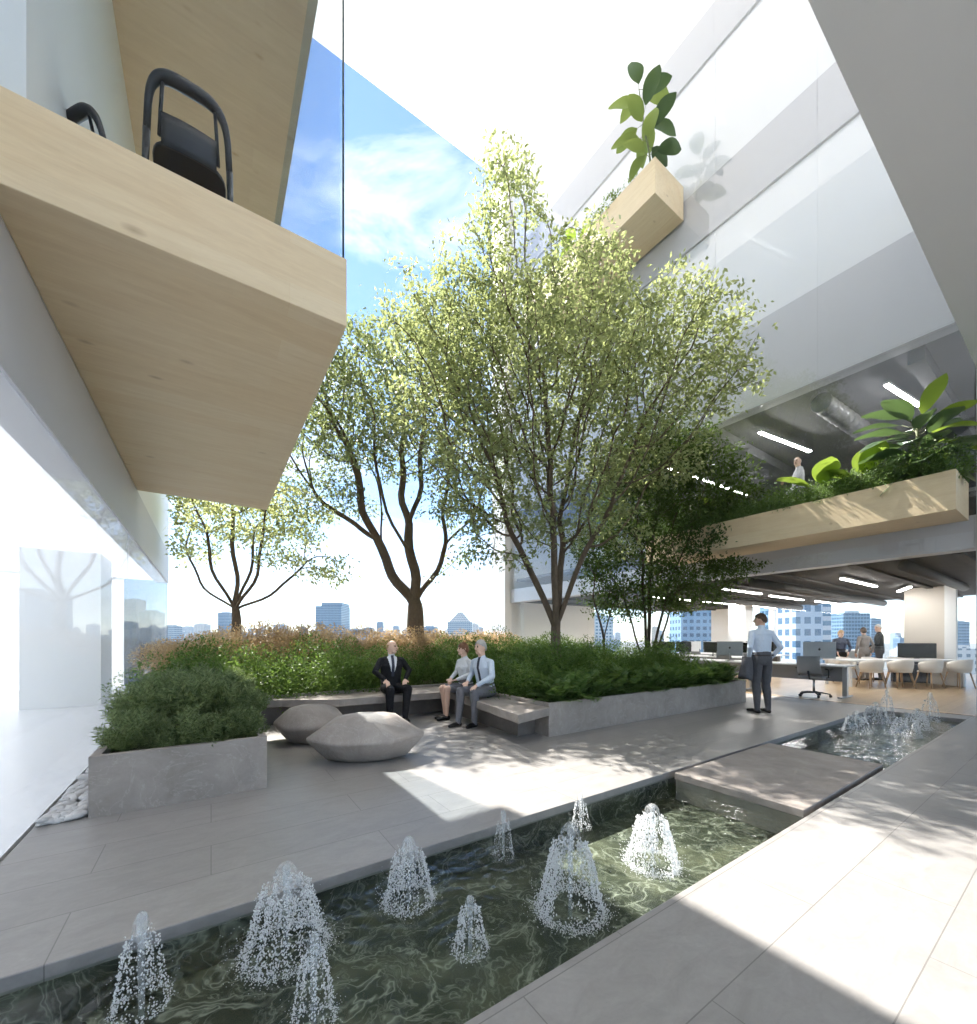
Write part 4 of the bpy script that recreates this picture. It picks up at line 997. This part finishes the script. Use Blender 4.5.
def person(label, loc, facing, pose, look, group=None):
    fx, fy = facing; t = thing('person', label, 'person', loc, math.atan2(-fx, fy), group)
    J = dict(pose); B = Body(); L = look; fem = L.get('fem', False); k = .90 if fem else 1.0
    top, bot = 'top', 'bottom'
    pel = Vector(J['pel']); ne = Vector(J['neck']); ax = ne-pel
    W = lambda f, rx, ry, dy=0: ((pel.x+ax.x*f, pel.y+ax.y*f+dy, pel.z+ax.z*f), rx*k, ry*k)
    jk = 1.06 if L.get('jacket') else 1.0
    B.loft([W(-.14,.13,.10), W(-.06,.168,.125), W(.06,.172,.128), W(.20,.158,.118)], 'bottom' if not L.get('jacket') else 'top')
    waist = .135 if fem else .155
    B.loft([W(.16,.160*jk,.118*jk), W(.30,waist*jk,.108*jk), W(.5,.165*jk,.115*jk,.004), W(.70,.178*jk,.122*jk,.012 if not fem else .02), W(.84,.160*jk,.106*jk), W(.92,.115*jk,.085*jk), W(1.0,.062,.060)], 'top')
    if fem:
        for sg in (-1,1): B.cap(Vector(W(.66,0,0)[0])+Vector((sg*.06,.07,0)), Vector(W(.66,0,0)[0])+Vector((sg*.06,.085,0)), .055,.05,'top')
    for sd in 'LR':
        sg = -1 if sd == 'L' else 1
        sh, elb, wr = map(Vector, (J['sh'+sd], J['el'+sd], J['wr'+sd])); rs = .055*k*jk
        B.cap(Vector(W(.90,0,0)[0])+Vector((sg*.06,0,0)), sh, rs*.95, rs, 'top'); B.cap(sh, elb, rs, .047*k*jk, 'top'); B.cap(elb, elb.lerp(wr,.9), .046*k*jk, .034*k*jk, 'top')
        if J.get('hand'+sd): 
            d, n, cu = J['hand'+sd]; B.cap(elb.lerp(wr,.85), wr, .027*k, .024*k, 'skin'); B.hand(wr, d, n, -sg, cu)
        hp, kn, an, to = map(Vector, (J['hip'+sd], J['kn'+sd], J['an'+sd], J['to'+sd]))
        leg = 'skin' if L.get('skirt') else 'bottom'; fat = 1.0 if L.get('skirt') else 1.27
        B.cap(hp, hp.lerp(kn,.78), .096*k, .080*k, 'bottom'); B.cap(hp.lerp(kn,.72), kn, .070*k, .056*k*fat, leg)
        cf = kn.lerp(an,.28) + (Vector((0,-.012,0)))
        B.cap(kn, cf, .056*k*fat, .055*k*fat, leg); B.cap(cf, an, .054*k*fat, .037*k*(1.25 if fat > 1 else .9), leg)
        heel = an + (an-to).normalized()*.035; heel.z = max(.032, an.z-.055); tz = Vector((to.x,to.y,max(to.z,.028)))
        B.cap(heel, an.lerp(tz,.55)+Vector((0,0,-.015)), .034, .036, 'shoe'); B.cap(an.lerp(tz,.5)+Vector((0,0,-.02)), tz, .036, .027, 'shoe')
        if not L.get('skirt'): B.cap(an.lerp(kn,.02), an+Vector((0,0,-.02)), .046, .046, 'bottom')
    if L.get('skirt'): B.cap(Vector(J['hipL']).lerp(Vector(J['knL']),.0), Vector(J['hipR']).lerp(Vector(J['knR']),.0), .085, .085,'bottom'); B.cap(Vector(J['hipL']).lerp(Vector(J['knL']),.72), Vector(J['hipR']).lerp(Vector(J['knR']),.72), .068, .068,'bottom')
    P, M, hc = head(B, J['head'], J.get('yaw',0), J.get('pitch',0), ne + Vector((0,0,-.03)), .98 if not fem else .93)
    fm_ = face_marks(P)
    def special(C, lab, keys):
        fm_(C, lab, keys); tp = keys.index('top'); zt = ne.z - .01; zv = pel.z + ax.z*(.38 if L.get('jacket') else .9)
        yy = C[:,1] - (pel.y + ax.y*((C[:,2]-pel.z)/ax.z))
        m = (lab == tp) & (yy > .03)
        cx_ = pel.x + ax.x*((C[:,2]-pel.z)/ax.z); dx = np.abs(C[:,0]-cx_)
        if L.get('jacket'):
            f = np.clip((C[:,2]-zv)/(zt-zv), 0, 1); lab[m & (C[:,2] > zv) & (dx < .085*f**.8)] = keys.index('shirt')
        if L.get('tie'):
            zl = zv if L.get('jacket') else pel.z+ax.z*.18
            lab[m & (C[:,2] > zl) & (dx < .024)] = keys.index('tie')
        if L.get('collar'):
            lab[(lab == keys.index('skin')) & (np.linalg.norm(C-np.array(ne),axis=1) < .075)] = keys.index('shirt' if L.get('jacket') else 'top')
        if L.get('belt'):
            z = pel.z + ax.z*.165; lab[(np.abs(C[:,2]-z) < .016) & (dx < .2) & np.isin(lab,[tp,keys.index('bottom')])] = keys.index('dark')
    mats = dict(skin=L['skin'], top=L['top'], bottom=L['bottom'], shoe=L.get('shoe',SHOE), dark=DKDOT, brow=L['hair'][0], lips=LIPS, shirt=SHIRTW, tie=TIE)
    finish_body(B, 'body', mats, special, L.get('voxel',.007), t)
    hair(t, M, hc, L['hair'][0], L['hair'][1], .98 if not fem else .93)
    return t
def stand(spread=.11, el=((-.29,-.05,1.17),(.29,-.05,1.17)), wr=((-.27,.04,.93),(.27,.04,.93)), yaw=0, z=0, k=1.0, hands=(None,None), lean=.0):
    s = lambda p: (p[0]*k, p[1]*k, p[2]*k)
    J = dict(pel=s((0,0,.95)), neck=s((0,lean,1.53)), head=s((0,lean+.03,1.685)), yaw=yaw)
    for i, sd in enumerate('LR'):
        sg = -1 if i == 0 else 1
        J['sh'+sd] = s((sg*.185,lean*.9,1.445)); J['el'+sd] = s(el[i]); J['wr'+sd] = s(wr[i]); J['hand'+sd] = hands[i] or ((sg*-.1,.15,-1),(sg,0,0),.35)
        J['hip'+sd] = s((sg*.092,0,.90)); J['kn'+sd] = s((sg*(spread*.95),.015,.49)); J['an'+sd] = s((sg*spread*1.05,-.03,.085)); J['to'+sd] = s((sg*spread*1.35,.17,.03))
    return J
def sit(seat, kn=((-.13,.46),(.13,.46)), an=((-.14,.40),(.14,.36)), el=None, wr=None, hands=None, yaw=0, pitch=0, lean=.02, k=1.0, side=0):
    z = seat + .095*k
    J = dict(pel=(0,0,z), neck=(side,lean,z+.55*k), head=(side*1.15,lean+.035,z+.70*k), yaw=yaw, pitch=pitch)
    for i, sd in enumerate('LR'):
        sg = -1 if i == 0 else 1
        J['sh'+sd] = (sg*.18*k+side*.9, lean*.9, z+.465*k); J['el'+sd] = el[i]; J['wr'+sd] = wr[i]; J['hand'+sd] = hands[i]
        J['hip'+sd] = (sg*.088*k, .02, z); J['kn'+sd] = (kn[i][0], kn[i][1]*k, max(z+.02, .49*k)); J['an'+sd] = (an[i][0], an[i][1], .085); J['to'+sd] = (an[i][0]*1.1, an[i][1]+.17, .03)
    return J
Z0 = .41
# man in dark suit
person('bald man in a dark suit and tie sitting alone on the stone bench', (2.55, 6.78, 0), (-.10,-1), sit(Z0, kn=((-.16,.46),(.13,.46)), an=((-.10,.50),(.14,.46)),
    el=((-.30,.06,.80),(.29,.10,.80)), wr=((-.17,.27,.655),(.17,.33,.665)), hands=[((.35,.9,-.25),(0,.2,1),.5),((-.15,1,-.35),(0,.3,1),.6)], yaw=.75, lean=.03),
    dict(skin=SKIN2, top=SUIT, bottom=SUIT, jacket=True, tie=True, collar=True, hair=(HAIRF,'bald')))
person('woman in a white blouse and grey skirt sitting with folded hands', (3.66, 6.13, 0), (-1,-.06), sit(Z0, kn=((-.07,.46),(.09,.45)), an=((-.05,.42),(.07,.38)), k=.95,
    el=((-.24,.04,.76),(.24,.04,.76)), wr=((-.09,.26,.66),(.09,.26,.66)), hands=[((.7,.6,-.2),(0,.1,1),.6),((-.7,.6,-.1),(0,.1,1),.6)], yaw=-.15, lean=.03),
    dict(skin=SKIN2, top=SHIRTW, bottom=LGREYT, skirt=True, fem=True, hair=(HAIRA,'bob')))
person('grey haired man in shirt and tie leaning forward on the bench end', (3.70, 5.56, 0), (-.97,-.24), sit(Z0, kn=((-.16,.45),(.12,.47)), an=((-.14,.42),(.08,.55)),
    el=((-.27,.16,.76),(.30,.02,.79)), wr=((-.16,.40,.63),(.16,.27,.655)), hands=[((.2,.9,-.4),(0,.3,1),.6),((-.4,.85,-.3),(0,.2,1),.5)], yaw=-.15, lean=.10),
    dict(skin=SKIN2, top=SHIRTB, bottom=LGREYT, tie=True, hair=(HAIRG,'short')))
# standing man, seen from behind
person('man in a pale blue shirt standing with his back turned at the office front', (8.32, 3.45, 0), (.50,.87), stand(.10, el=((-.29,-.10,1.19),(.27,-.12,1.19)), wr=((-.20,.06,.98),(.19,.05,.97)), yaw=.9,
    hands=(((.25,.5,-1),(-1,0,0),.5),((-.25,.5,-1),(1,0,0),.5)), k=1.0), dict(skin=SKIN, top=SHIRTB, bottom=GREYT, belt=True, collar=True, hair=(HAIRB,'short')))
jm = MB(); jv = []; JS = 20
for i in range(15):
    u = i/14
    for k in range(JS):
        t = 2*math.pi*k/JS; w_ = .075 + .04*u + .012*math.sin(3*t+5*u); d_ = .045 + .01*math.sin(4*t+2) + .02*u
        jv.append((w_*math.cos(t) + .02*u, d_*math.sin(t) + .012*math.sin(6*u+2*t), .0 - .36*u + .03*math.sin(2*t)*u - (.03 if i == 14 else 0)))
jm.add(jv, [(i*JS+k, (i+1)*JS+k, (i+1)*JS+(k+1)%JS, i*JS+(k+1)%JS) for i in range(14) for k in range(JS)] + [tuple(range(JS)), tuple(range(15*JS-1, 14*JS-1, -1))], 0, True)
jo = jm.build('folded_jacket', GREYT, None, (8.02, 3.56, 1.02)); jo.rotation_euler = (0, R(6), R(-55)); tag(jo, "dark grey jacket draped over the standing man's left arm", 'jacket')
# office people
OV = .011
person('blond woman in a navy top behind the far desks', (17.1, 4.75, 0), (-.85,-.5), stand(.09, k=.90, yaw=.3, wr=((-.15,.25,1.0),(.15,.25,1.0))), dict(skin=SKIN2, top=NAVY, bottom=SUIT, fem=True, hair=(HAIRF,'bob'), voxel=OV))
person('brown haired woman in a taupe coat standing at the white table', (17.45, 4.25, 0), (.5,.85), stand(.08, k=.95, yaw=-.5), dict(skin=SKIN2, top=COAT, bottom=COAT, fem=True, hair=(HAIRB,'bob'), voxel=OV))
person('grey haired man in a dark jacket facing the woman in the taupe coat', (17.95, 4.0, 0), (-.2,.95), stand(.1, k=1.0, yaw=.9, el=((-.30,.05,1.17),(.34,-.02,1.17)), wr=((-.14,.25,1.1),(.2,.15,1.02))), dict(skin=SKIN, top=SUIT, bottom=GREYT, hair=(HAIRG,'short'), voxel=OV))
person('bald man in a light grey shirt behind the plant box on the first floor', (12.3, 4.25, 4.0), (-.5,.85), stand(.1, k=1.08, yaw=.9, el=((-.30,.1,1.2),(.30,.05,1.17)), wr=((-.1,.32,1.3),(.2,.22,1.0))), dict(skin=SKIN2, top=plain('light_grey_shirt',(.62,.62,.64),.8), bottom=GREYT, hair=(HAIRG,'bald'), voxel=OV))
# ------------------------------------------------------------------ furniture
def cafe_chair(label, loc, rz, frame=BLACKP, seatm=BLACKP, group=None):
    t = thing('cafe_chair', label, 'chair', loc, rz, group)
    mb = MB(); n = 24; pts = []
    for i in range(n+1):                                              # bent back hoop
        u = i/n; a = math.pi*u; x = -math.cos(a)*.225; x = math.copysign(abs(x/.225)**.55*.225, x) if abs(x) > 1e-6 else 0
        zz = .46 + .36*(math.sin(a)**.42 if 0 < u < 1 else 0); y = -.20 - .05*((zz-.46)/.36) - .025*math.sin(a)
        pts.append((x*(1-.08*((zz-.46)/.36)), y, zz))
    mb.tube(pts, [.020 + .020*math.sin(math.pi*i/n)**2 for i in range(n+1)], 10, flat=1.0); mb.build('back_hoop', frame, t)
    for sg in (-1,1):
        MB().tube([(sg*.16,-.22,.45),(sg*.15,-.245,.62),(sg*.14,-.27,.765)], .011, 8).build('back_stile', frame, t)
        MB().tube([(sg*.225,-.20,.475),(sg*.23,-.225,.2),(sg*.235,-.25,0)], [.021,.018,.013], 8).build('leg', frame, t)
        MB().tube([(sg*.19,.19,.44),(sg*.20,.20,.2),(sg*.21,.21,0)], [.016,.014,.011], 8).build('leg', frame, t)
    bk = MB(); v = []
    for i in range(9):
        for j in range(5):
            x = -.15+.30*i/8; z = .39+.20*j/4; v.append((x, -.225-.02*j/4-.02*math.cos(x*8), z))
    fs = [(i*5+j, (i+1)*5+j, (i+1)*5+j+1, i*5+j+1) for i in range(8) for j in range(4)]
    o = bk.add(v, fs, 0, True).build('back_panel', seatm, t); md = o.modifiers.new('t','SOLIDIFY'); md.thickness = .012
    st = MB(); st.prism([(.21*math.copysign(abs(math.cos(a))**.6, math.cos(a)), .21*math.copysign(abs(math.sin(a))**.6, math.sin(a))) for a in np.linspace(0, 2*math.pi, 28, endpoint=False)], .43, .46)
    st.build('seat', seatm, t, bevel=.008); return t
ZF = ZT
cafe_chair('black bent back chair standing behind the balcony glass', (-.13, 3.98, ZF), 0).scale = (1.1,1.1,1.06)
cafe_chair('black chair near the wall with only its top rail showing over the balcony edge', (-.62, 4.45, ZF), R(-52))
def tub_chair(label, loc, rz, mat):
    t = thing('tub_chair', label, 'chair', loc, rz); v, fs = [], []; n = 22
    for j, (zz, k) in enumerate(((.26,.94),(.45,1),(.60,1.0),(.66,.97))):
        for i in range(n+1):
            a = math.pi*(-1.25+1.5*i/n); v.append((.29*k*math.cos(a), .27*k*math.sin(a), zz - (.12*abs((i/n-.5)*2)**2 if j > 1 else 0)))
    for j in range(3):
        for i in range(n): fs.append((j*(n+1)+i, j*(n+1)+i+1, (j+1)*(n+1)+i+1, (j+1)*(n+1)+i))
    o = MB().add(v, fs, 0, True).build('shell', mat, t); md = o.modifiers.new('t','SOLIDIFY'); md.thickness = .035
    MB().lathe([(0,.30),(.25,.30),(.265,.36),(.25,.42),(0,.43)], 28).build('seat', mat, t)
    for sx in (-1,1):
        for sy in (-1,1): MB().tube([(sx*.15,sy*.14,.32),(sx*.21,sy*.20,0)], [.016,.010], 8).build('leg', OAK, t)
tub_chair('tan rounded tub chair just showing behind the black chair', (-.30, 4.75, ZF), R(10), TANP)
tub_chair('terracotta tub chair at the right of the black chair, barely showing', (.30, 4.55, ZF), R(-20), TERRA)

def task_chair(label, loc, rz, group=None):
    t = thing('task_chair', label, 'chair', loc, rz, group)
    b = MB()
    for k in range(5):
        a = 2*math.pi*k/5+.3; c_, s_ = math.cos(a), math.sin(a)
        b.tube([(0,0,.10),(.15*c_,.15*s_,.095),(.30*c_,.30*s_,.07)], [.022,.018,.013], 8)
    b.build('star_base', DKMETAL, t)
    for k in range(5):
        a = 2*math.pi*k/5+.3; c_, s_ = math.cos(a), math.sin(a); w_ = MB(); w_.tube([(.30*c_-.02*s_,.30*s_+.02*c_,.03),(.30*c_+.02*s_,.30*s_-.02*c_,.03)], .029, 12); w_.build('caster', BLACKP, t)
    MB().tube([(0,0,.09),(0,0,.40)], [.026,.022], 12).build('gas_column', METAL, t)
    MB().box(-.24,.24,-.23,.25,.42,.485).build('seat', GREYPL, t, bevel=.03, seg=3)
    v = []; 
    for i in range(9):
        for j in range(8):
            x = -.23+.46*i/8; z = .52+.42*j/7; v.append((x*(1-.12*(j/7)**2), -.25-.05*math.sin(j/7*2.2)+.25*x*x - .06*j/7, z))
    o = MB().add(v, [(i*8+j,(i+1)*8+j,(i+1)*8+j+1,i*8+j+1) for i in range(8) for j in range(7)], 0, True).build('backrest', GREYPL, t); md = o.modifiers.new('t','SOLIDIFY'); md.thickness = .02
    MB().tube([(0,-.05,.40),(0,-.24,.42),(0,-.31,.60)], .02, 8).build('back_support', DKMETAL, t)
    for sg in (-1,1):
        a = MB(); a.tube([(sg*.22,-.02,.44),(sg*.285,-.02,.46),(sg*.285,-.02,.64)], .013, 8); a.box(sg*.285-.03,sg*.285+.03,-.14,.12,.64,.665); a.build('armrest', DKMETAL, t)
    return t
def monitor(label, loc, rz, back=SILV, w_=.62, h=.40, group=None):
    t = thing('monitor', label, 'monitor', loc, rz, group)
    m = MB(); m.box(-w_/2,w_/2,-.012,.012,.13,.13+h); s_ = m.build('panel', back, t, bevel=.006)
    MB().box(-w_/2+.012,w_/2-.012,.0125,.0155,.145,.115+h).build('screen', SCREEN, s_)
    mk = MB(); mk.ell((0,-.0125,.13+h*.55), (.024,.003,.028), 14, 8); mk.tube([(.004,-.013,.13+h*.55+.03),(.014,-.013,.13+h*.55+.046)], [.006,.003], 6); mk.build('mark', DKDOT, s_)
    nk = MB(); nk.tube([(0,-.03,.015),(0,-.035,.10),(0,-.018,.20)], [.03,.026,.02], 8, flat=.4); nk.build('neck', back, t)
    MB().box(-.11,.11,-.11,.06,0,.014).build('foot', back, t, bevel=.004); return t
def desk(label, loc, L_, D_, rz=0, group=None):
    t = thing('desk', label, 'desk', loc, rz, group); MB().box(-L_/2,L_/2,-D_/2,D_/2,.705,.735).build('desk_top', WHITEP, t, bevel=.004)
    for sx in (-1,1):
        x = sx*(L_/2-.10); b = MB(); b.box(x-.045,x+.045,-.05,.05,.03,.70); b.box(x-.045,x+.045,-D_*.42,D_*.42,0,.03); b.build('leg', METAL, t, bevel=.004)
    MB().box(-L_/2+.15,L_/2-.15,-.012,.012,.35,.70).build('modesty_panel', GREYPL, t); return t
# nearest desk row, along the glass
desk('pale desk behind the glass right of the standing man', (12.0, 4.1, .006), 1.9, .85, R(90))
desk('pale desk behind the standing man beside the glass', (12.0, 6.05, .006), 1.9, .85, R(90))
task_chair('grey swivel chair pushed under the desk right of the standing man', (11.62, 3.72, .006), R(-92))
monitor('silver backed monitor on the desk right of the standing man', (11.95, 3.72, .742), R(-62))
monitor('silver backed monitor left of the standing man', (11.95, 5.75, .742), R(-70))
gd = 'monitors on the rear desks'
for i, (x, y, lab) in enumerate(((14.6, 7.0, 'pale desk of the middle row left of the standing man'), (14.6, 9.0, 'pale desk of the middle row behind the dark tree'), (17.2, 7.4, 'pale desk of the rear row behind the standing man'), (17.2, 9.4, 'pale desk of the rear row near the white column'))):
    desk(lab, (x, y, .006), 1.9, 1.4, R(90))
    for j, (dx, dy) in enumerate(((-.3,-.5),(-.3,.45),(.3,-.45),(.3,.5))):
        monitor('black monitor on the middle row of pale desks' if i < 2 else 'black monitor on the rear row of pale desks', (x+dx, y+dy, .742), R(90 if dx < 0 else -90), BLACKP if (i+j) % 3 else WHITEP, .58, .36, gd)
    task_chair('grey swivel chair at the middle and rear desk rows', (x-1.0, y-.4, .006), R(-85), 'swivel chairs at the rear desks'); task_chair('grey swivel chair at the middle and rear desk rows', (x+1.0, y+.4, .006), R(95), 'swivel chairs at the rear desks')
# long white table with shell chairs
tb = thing('long_table', 'long white table with solid end panels and ivory chairs around it', 'table', (16.3, 3.35, .006), R(-34))
MB().box(-1.65,1.65,-.45,.45,.70,.745).build('table_top', WHITEP, tb, bevel=.004)
MB().box(1.55,1.61,-.43,.43,0,.699).build('end_panel', WHITEP, tb)
for sy in (-1,1): MB().box(-1.6,-1.54,sy*.40-.03,sy*.40+.03,0,.699).build('leg', WHITEP, tb)
def shell_chair(label, loc, rz, group):
    t = thing('shell_chair', label, 'chair', loc, rz, group); v, fs = [], []; n = 18
    for j, (zz, k) in enumerate(((.43,.90),(.56,1.0),(.70,1.04),(.78,1.0))):
        for i in range(n+1):
            a = math.pi*(-1.10+1.2*i/n); v.append((.27*k*math.cos(a), .25*k*math.sin(a), zz - (.10*abs((i/n-.5)*2)**2 if j > 1 else 0)))
    for j in range(3):
        for i in range(n): fs.append((j*(n+1)+i, j*(n+1)+i+1, (j+1)*(n+1)+i+1, (j+1)*(n+1)+i))
    o = MB().add(v, fs, 0, True).build('backrest', SHELL, t); md = o.modifiers.new('t','SOLIDIFY'); md.thickness = .02
    MB().lathe([(0,.42),(.22,.42),(.245,.44),(.22,.465),(0,.47)], 24).build('seat', SHELL, t)
    for sx in (-1,1):
        for sy in (-1,1): MB().tube([(sx*.15,sy*.14,.43),(sx*.22,sy*.21,0)], [.018,.012], 8).build('leg', OAK, t)
for k in range(4): shell_chair('ivory shell chair with wooden legs on the near side of the long table', (16.3+.829*(-1.2+k*.8)-.56*.62, 3.35-.559*(-1.2+k*.8)-.829*.62, .006), R(-34+rnd.uniform(-10,10)), 'ivory chairs along the long table')
for k in range(3): shell_chair('ivory shell chair on the far side of the long table', (16.3+.829*(-.8+k*.8)+.56*.62, 3.35-.559*(-.8+k*.8)+.829*.62, .006), R(146+rnd.uniform(-10,10)), 'ivory chairs behind the long table')
ob = MB(); ob.box(-.16,.16,-.07,.07,0,.17); ob.box(-.13,.13,-.075,-.0705,.03,.14,1); tag(ob.build('card_box', [BOXO, WHITEP], None, (18.4, 4.35, .97), bevel=.006), 'small orange box on the counter behind the people', 'box')
ct = thing('counter', 'white counter with dark open shelf behind the long table', 'counter', (18.2, 4.75, .006), R(-8))
MB().box(-1.1,1.1,-.3,.3,.90,.955).build('counter_top', WHITEP, ct); MB().box(-1.05,1.05,-.02,.28,0,.898).build('carcass', WHITEP, ct); MB().box(-1.0,1.0,-.27,-.025,.45,.47).build('shelf', DKMETAL, ct)
tv = thing('wall_screen', 'black wide screen on a low stand by the beige partition', 'screen', (17.95, 3.15, .006), R(-70))
MB().box(-.42,.42,-.03,.03,.75,1.2).build('panel', SCREEN, tv, bevel=.01); MB().box(-.55,.55,-.2,.2,.0,.55).build('stand', DKMETAL, tv, bevel=.01); MB().box(-.06,.06,-.02,.02,.55,.75).build('neck', DKMETAL, tv)

# ------------------------------------------------------------------ city beyond
rnd = random.Random(77)
TM = [m_tower('blue_glass_tower', (.20,.33,.46), (.06,.13,.20), 3, 3.6, .8, .6), m_tower('pale_blue_tower', (.38,.46,.52), (.10,.18,.26), 3.4, 3.4, .6, .5), m_tower('white_tower', (.62,.63,.62), (.16,.22,.27), 4, 3.3, .5, .5),
      m_tower('sand_tower', (.50,.45,.38), (.12,.15,.17), 4, 3.3, .45, .5), m_tower('teal_tower', (.10,.22,.26), (.03,.09,.12), 2.5, 3.6, .8, .75), m_tower('banded_tower', (.60,.62,.64), (.10,.20,.30), 30, 3.8, .97, .5)]
BASEZ = -52
def tower(label, px, wpx, top_py, D, mat, crown=0, group=None, depth=None, rz=None):
    t_ = (px-488.24)/412.05; x = (math.sin(YAW)+math.cos(YAW)*t_)*D; y = (math.cos(YAW)-math.sin(YAW)*t_)*D
    wd = wpx/412.05*D; zt = 1.35 + (638.5-top_py)/412.05*D; h = zt-BASEZ; dp = depth or wd*rnd.uniform(.7,1.1)
    o = thing('tower_block', label, 'building', (x, y, BASEZ), -YAW*(1 if rz is None else 0) + (rz or 0), group)
    m = MB(); m.box(-wd/2,wd/2,-dp/2,dp/2,0,h)
    if crown == 2: m.box(-wd*.3,wd*.5,-dp*.42,dp*.42,h,h*1.06); 
    m.build('walls', mat, o); r_ = MB(); r_.box(-wd*.3,wd*.25,-dp*.3,dp*.3,h+.01,h+wd*.10)
    if crown == 1:
        for k in range(5): r_.box(-wd*(.4-.07*k),wd*(.4-.07*k),-dp*(.4-.07*k),dp*(.4-.07*k),h+.01+wd*.08*k,h+wd*.08*(k+1))
    if crown == 3: r_.tube([(0,0,h),(0,0,h+wd*.9)], [wd*.06,wd*.01], 8)
    r_.build('roof_plant', TM[2], o); return o
tower('tall blue glass tower on the skyline left of the spreading tree', 333, 25, 607, 900, TM[0], 2)
tower('narrow blue tower directly left of the umbrella tree trunk', 226, 11, 613, 1000, TM[0])
tower('slim blue tower between the tall tower and the spreading tree', 380, 6, 622, 1400, TM[0])
tower('slender pointed tower just left of the spreading tree trunk', 396, 6, 626, 1500, TM[1], 3)
tower('broad pale office block with stepped crown beside the antenna mast', 460, 24, 622, 700, TM[1], 1)
tower('low blue block right of the spreading tree trunk', 430, 15, 627, 1100, TM[0])
tower('small blue slab next to the tall blue tower', 369, 9, 628, 1300, TM[0])
tower('pale tower at the foot of the left glass front', 172, 12, 626, 700, TM[1])
tower('teal tower behind the tinted end window of the gallery', 152, 16, 612, 300, TM[4])
tower('sand coloured tower behind the tinted end window', 135, 12, 600, 380, TM[3])
tower('white mid rise block behind the tinted end window', 140, 22, 648, 330, TM[2])
tower('grey tower at the far left edge of the view', 3, 14, 568, 260, TM[5])
tower('pale block below the grey tower at the far left edge', -12, 26, 630, 220, TM[3])
# seen through the office
tower('large pale blue office block with rows of square windows seen behind the standing man', 798, 26, 606, 150, m_tower('gridded_block', (.50,.58,.66), (.08,.16,.26), 3.6, 4.2, .62, .55))
tower('blue tower beside the gridded block seen through the office', 776, 22, 600, 210, TM[0])
tower('white banded block right of the gridded one seen through the office', 818, 14, 600, 170, TM[5])
tower('blue tower behind the office people', 846, 26, 614, 420, TM[0])
tower('slim blue tower between the two office people and the partition', 871, 10, 619, 600, TM[0])
tower('blue tower seen in the right end office window', 958, 12, 622, 500, TM[0])
tower('blue block with windows behind the dark tree', 690, 30, 610, 260, m_tower('blue_gridded_block', (.22,.36,.50), (.06,.12,.2), 4, 4.2, .6, .5))
tower('pale blue block left of the dark tree stems', 597, 26, 616, 420, TM[1])
tower('low white building with dark windows in the right end office window', 952, 28, 648, 200, TM[2])
for i in range(70):
    D = rnd.uniform(900, 2600); tower('low tower block far out on the hazy city skyline', rnd.uniform(150, 530), rnd.uniform(4,11), rnd.choice((632,634,635,636,630,626))+rnd.uniform(-2,2), D, TM[rnd.choice((0,0,1,1,2))], rnd.choice((0,0,1,3)), 'distant blocks of the city skyline')
for i in range(120):
    px = rnd.uniform(-40, 1020); D = rnd.uniform(450, 2600); top = 638.5 - rnd.uniform(-6, 9)*(1 if rnd.random() < .8 else 1.6) if D > 800 else 638.5 + rnd.uniform(2, 16)
    tower('low tower block far out on the hazy city skyline', px, rnd.uniform(4,15)*(900/D)**.5, top, D, TM[rnd.choice((0,0,1,1,2,3,1))], rnd.choice((0,0,1,3)), 'distant blocks of the city skyline')
t_ = (494-488.24)/412.05; D = 800; mx_ = ((math.sin(YAW)+math.cos(YAW)*t_)*D, (math.cos(YAW)-math.sin(YAW)*t_)*D)
ms = MB(); H_ = 1.35 + 36/412*D - BASEZ
for sx in (-1,1):
    for sy in (-1,1): ms.tube([(sx*7,sy*7,0),(sx*3.2,sy*3.2,H_*.55),(sx*.7,sy*.7,H_)], .5, 5)
for k in range(16):
    z0 = H_*k/16; z1 = H_*(k+1)/16; r_ = lambda z: 7-3.8*z/(H_*.55) if z < H_*.55 else 3.2-2.5*(z-H_*.55)/(H_*.45)
    for (a, b2) in (((-1,-1),(1,-1)),((1,-1),(1,1)),((1,1),(-1,1)),((-1,1),(-1,-1))):
        ms.tube([(a[0]*r_(z0),a[1]*r_(z0),z0),(b2[0]*r_(z1),b2[1]*r_(z1),z1)], .3, 4)
tag(ms.build('antenna_mast', plain('mast_steel',(.35,.33,.33),.5,.3), None, (*mx_, BASEZ)), 'thin lattice antenna mast on the skyline above the seated couple', 'mast')
# ------------------------------------------------------------------ air
hz = NT('air'); pv_ = hz.n('ShaderNodeVolumePrincipled'); pv_.inputs['Color'].default_value = (.86,.92,1,1); pv_.inputs['Density'].default_value = .00006; pv_.inputs['Anisotropy'].default_value = .2
hz.t.links.new(pv_.outputs[0], hz.out.inputs['Volume'])
if USE_HAZE:
    tag(MB().box(-7200,7200,-7200,7200,-53,160).build('haze', hz.m), kind='stuff', label='pale blue haze over the distant city', cat='haze')
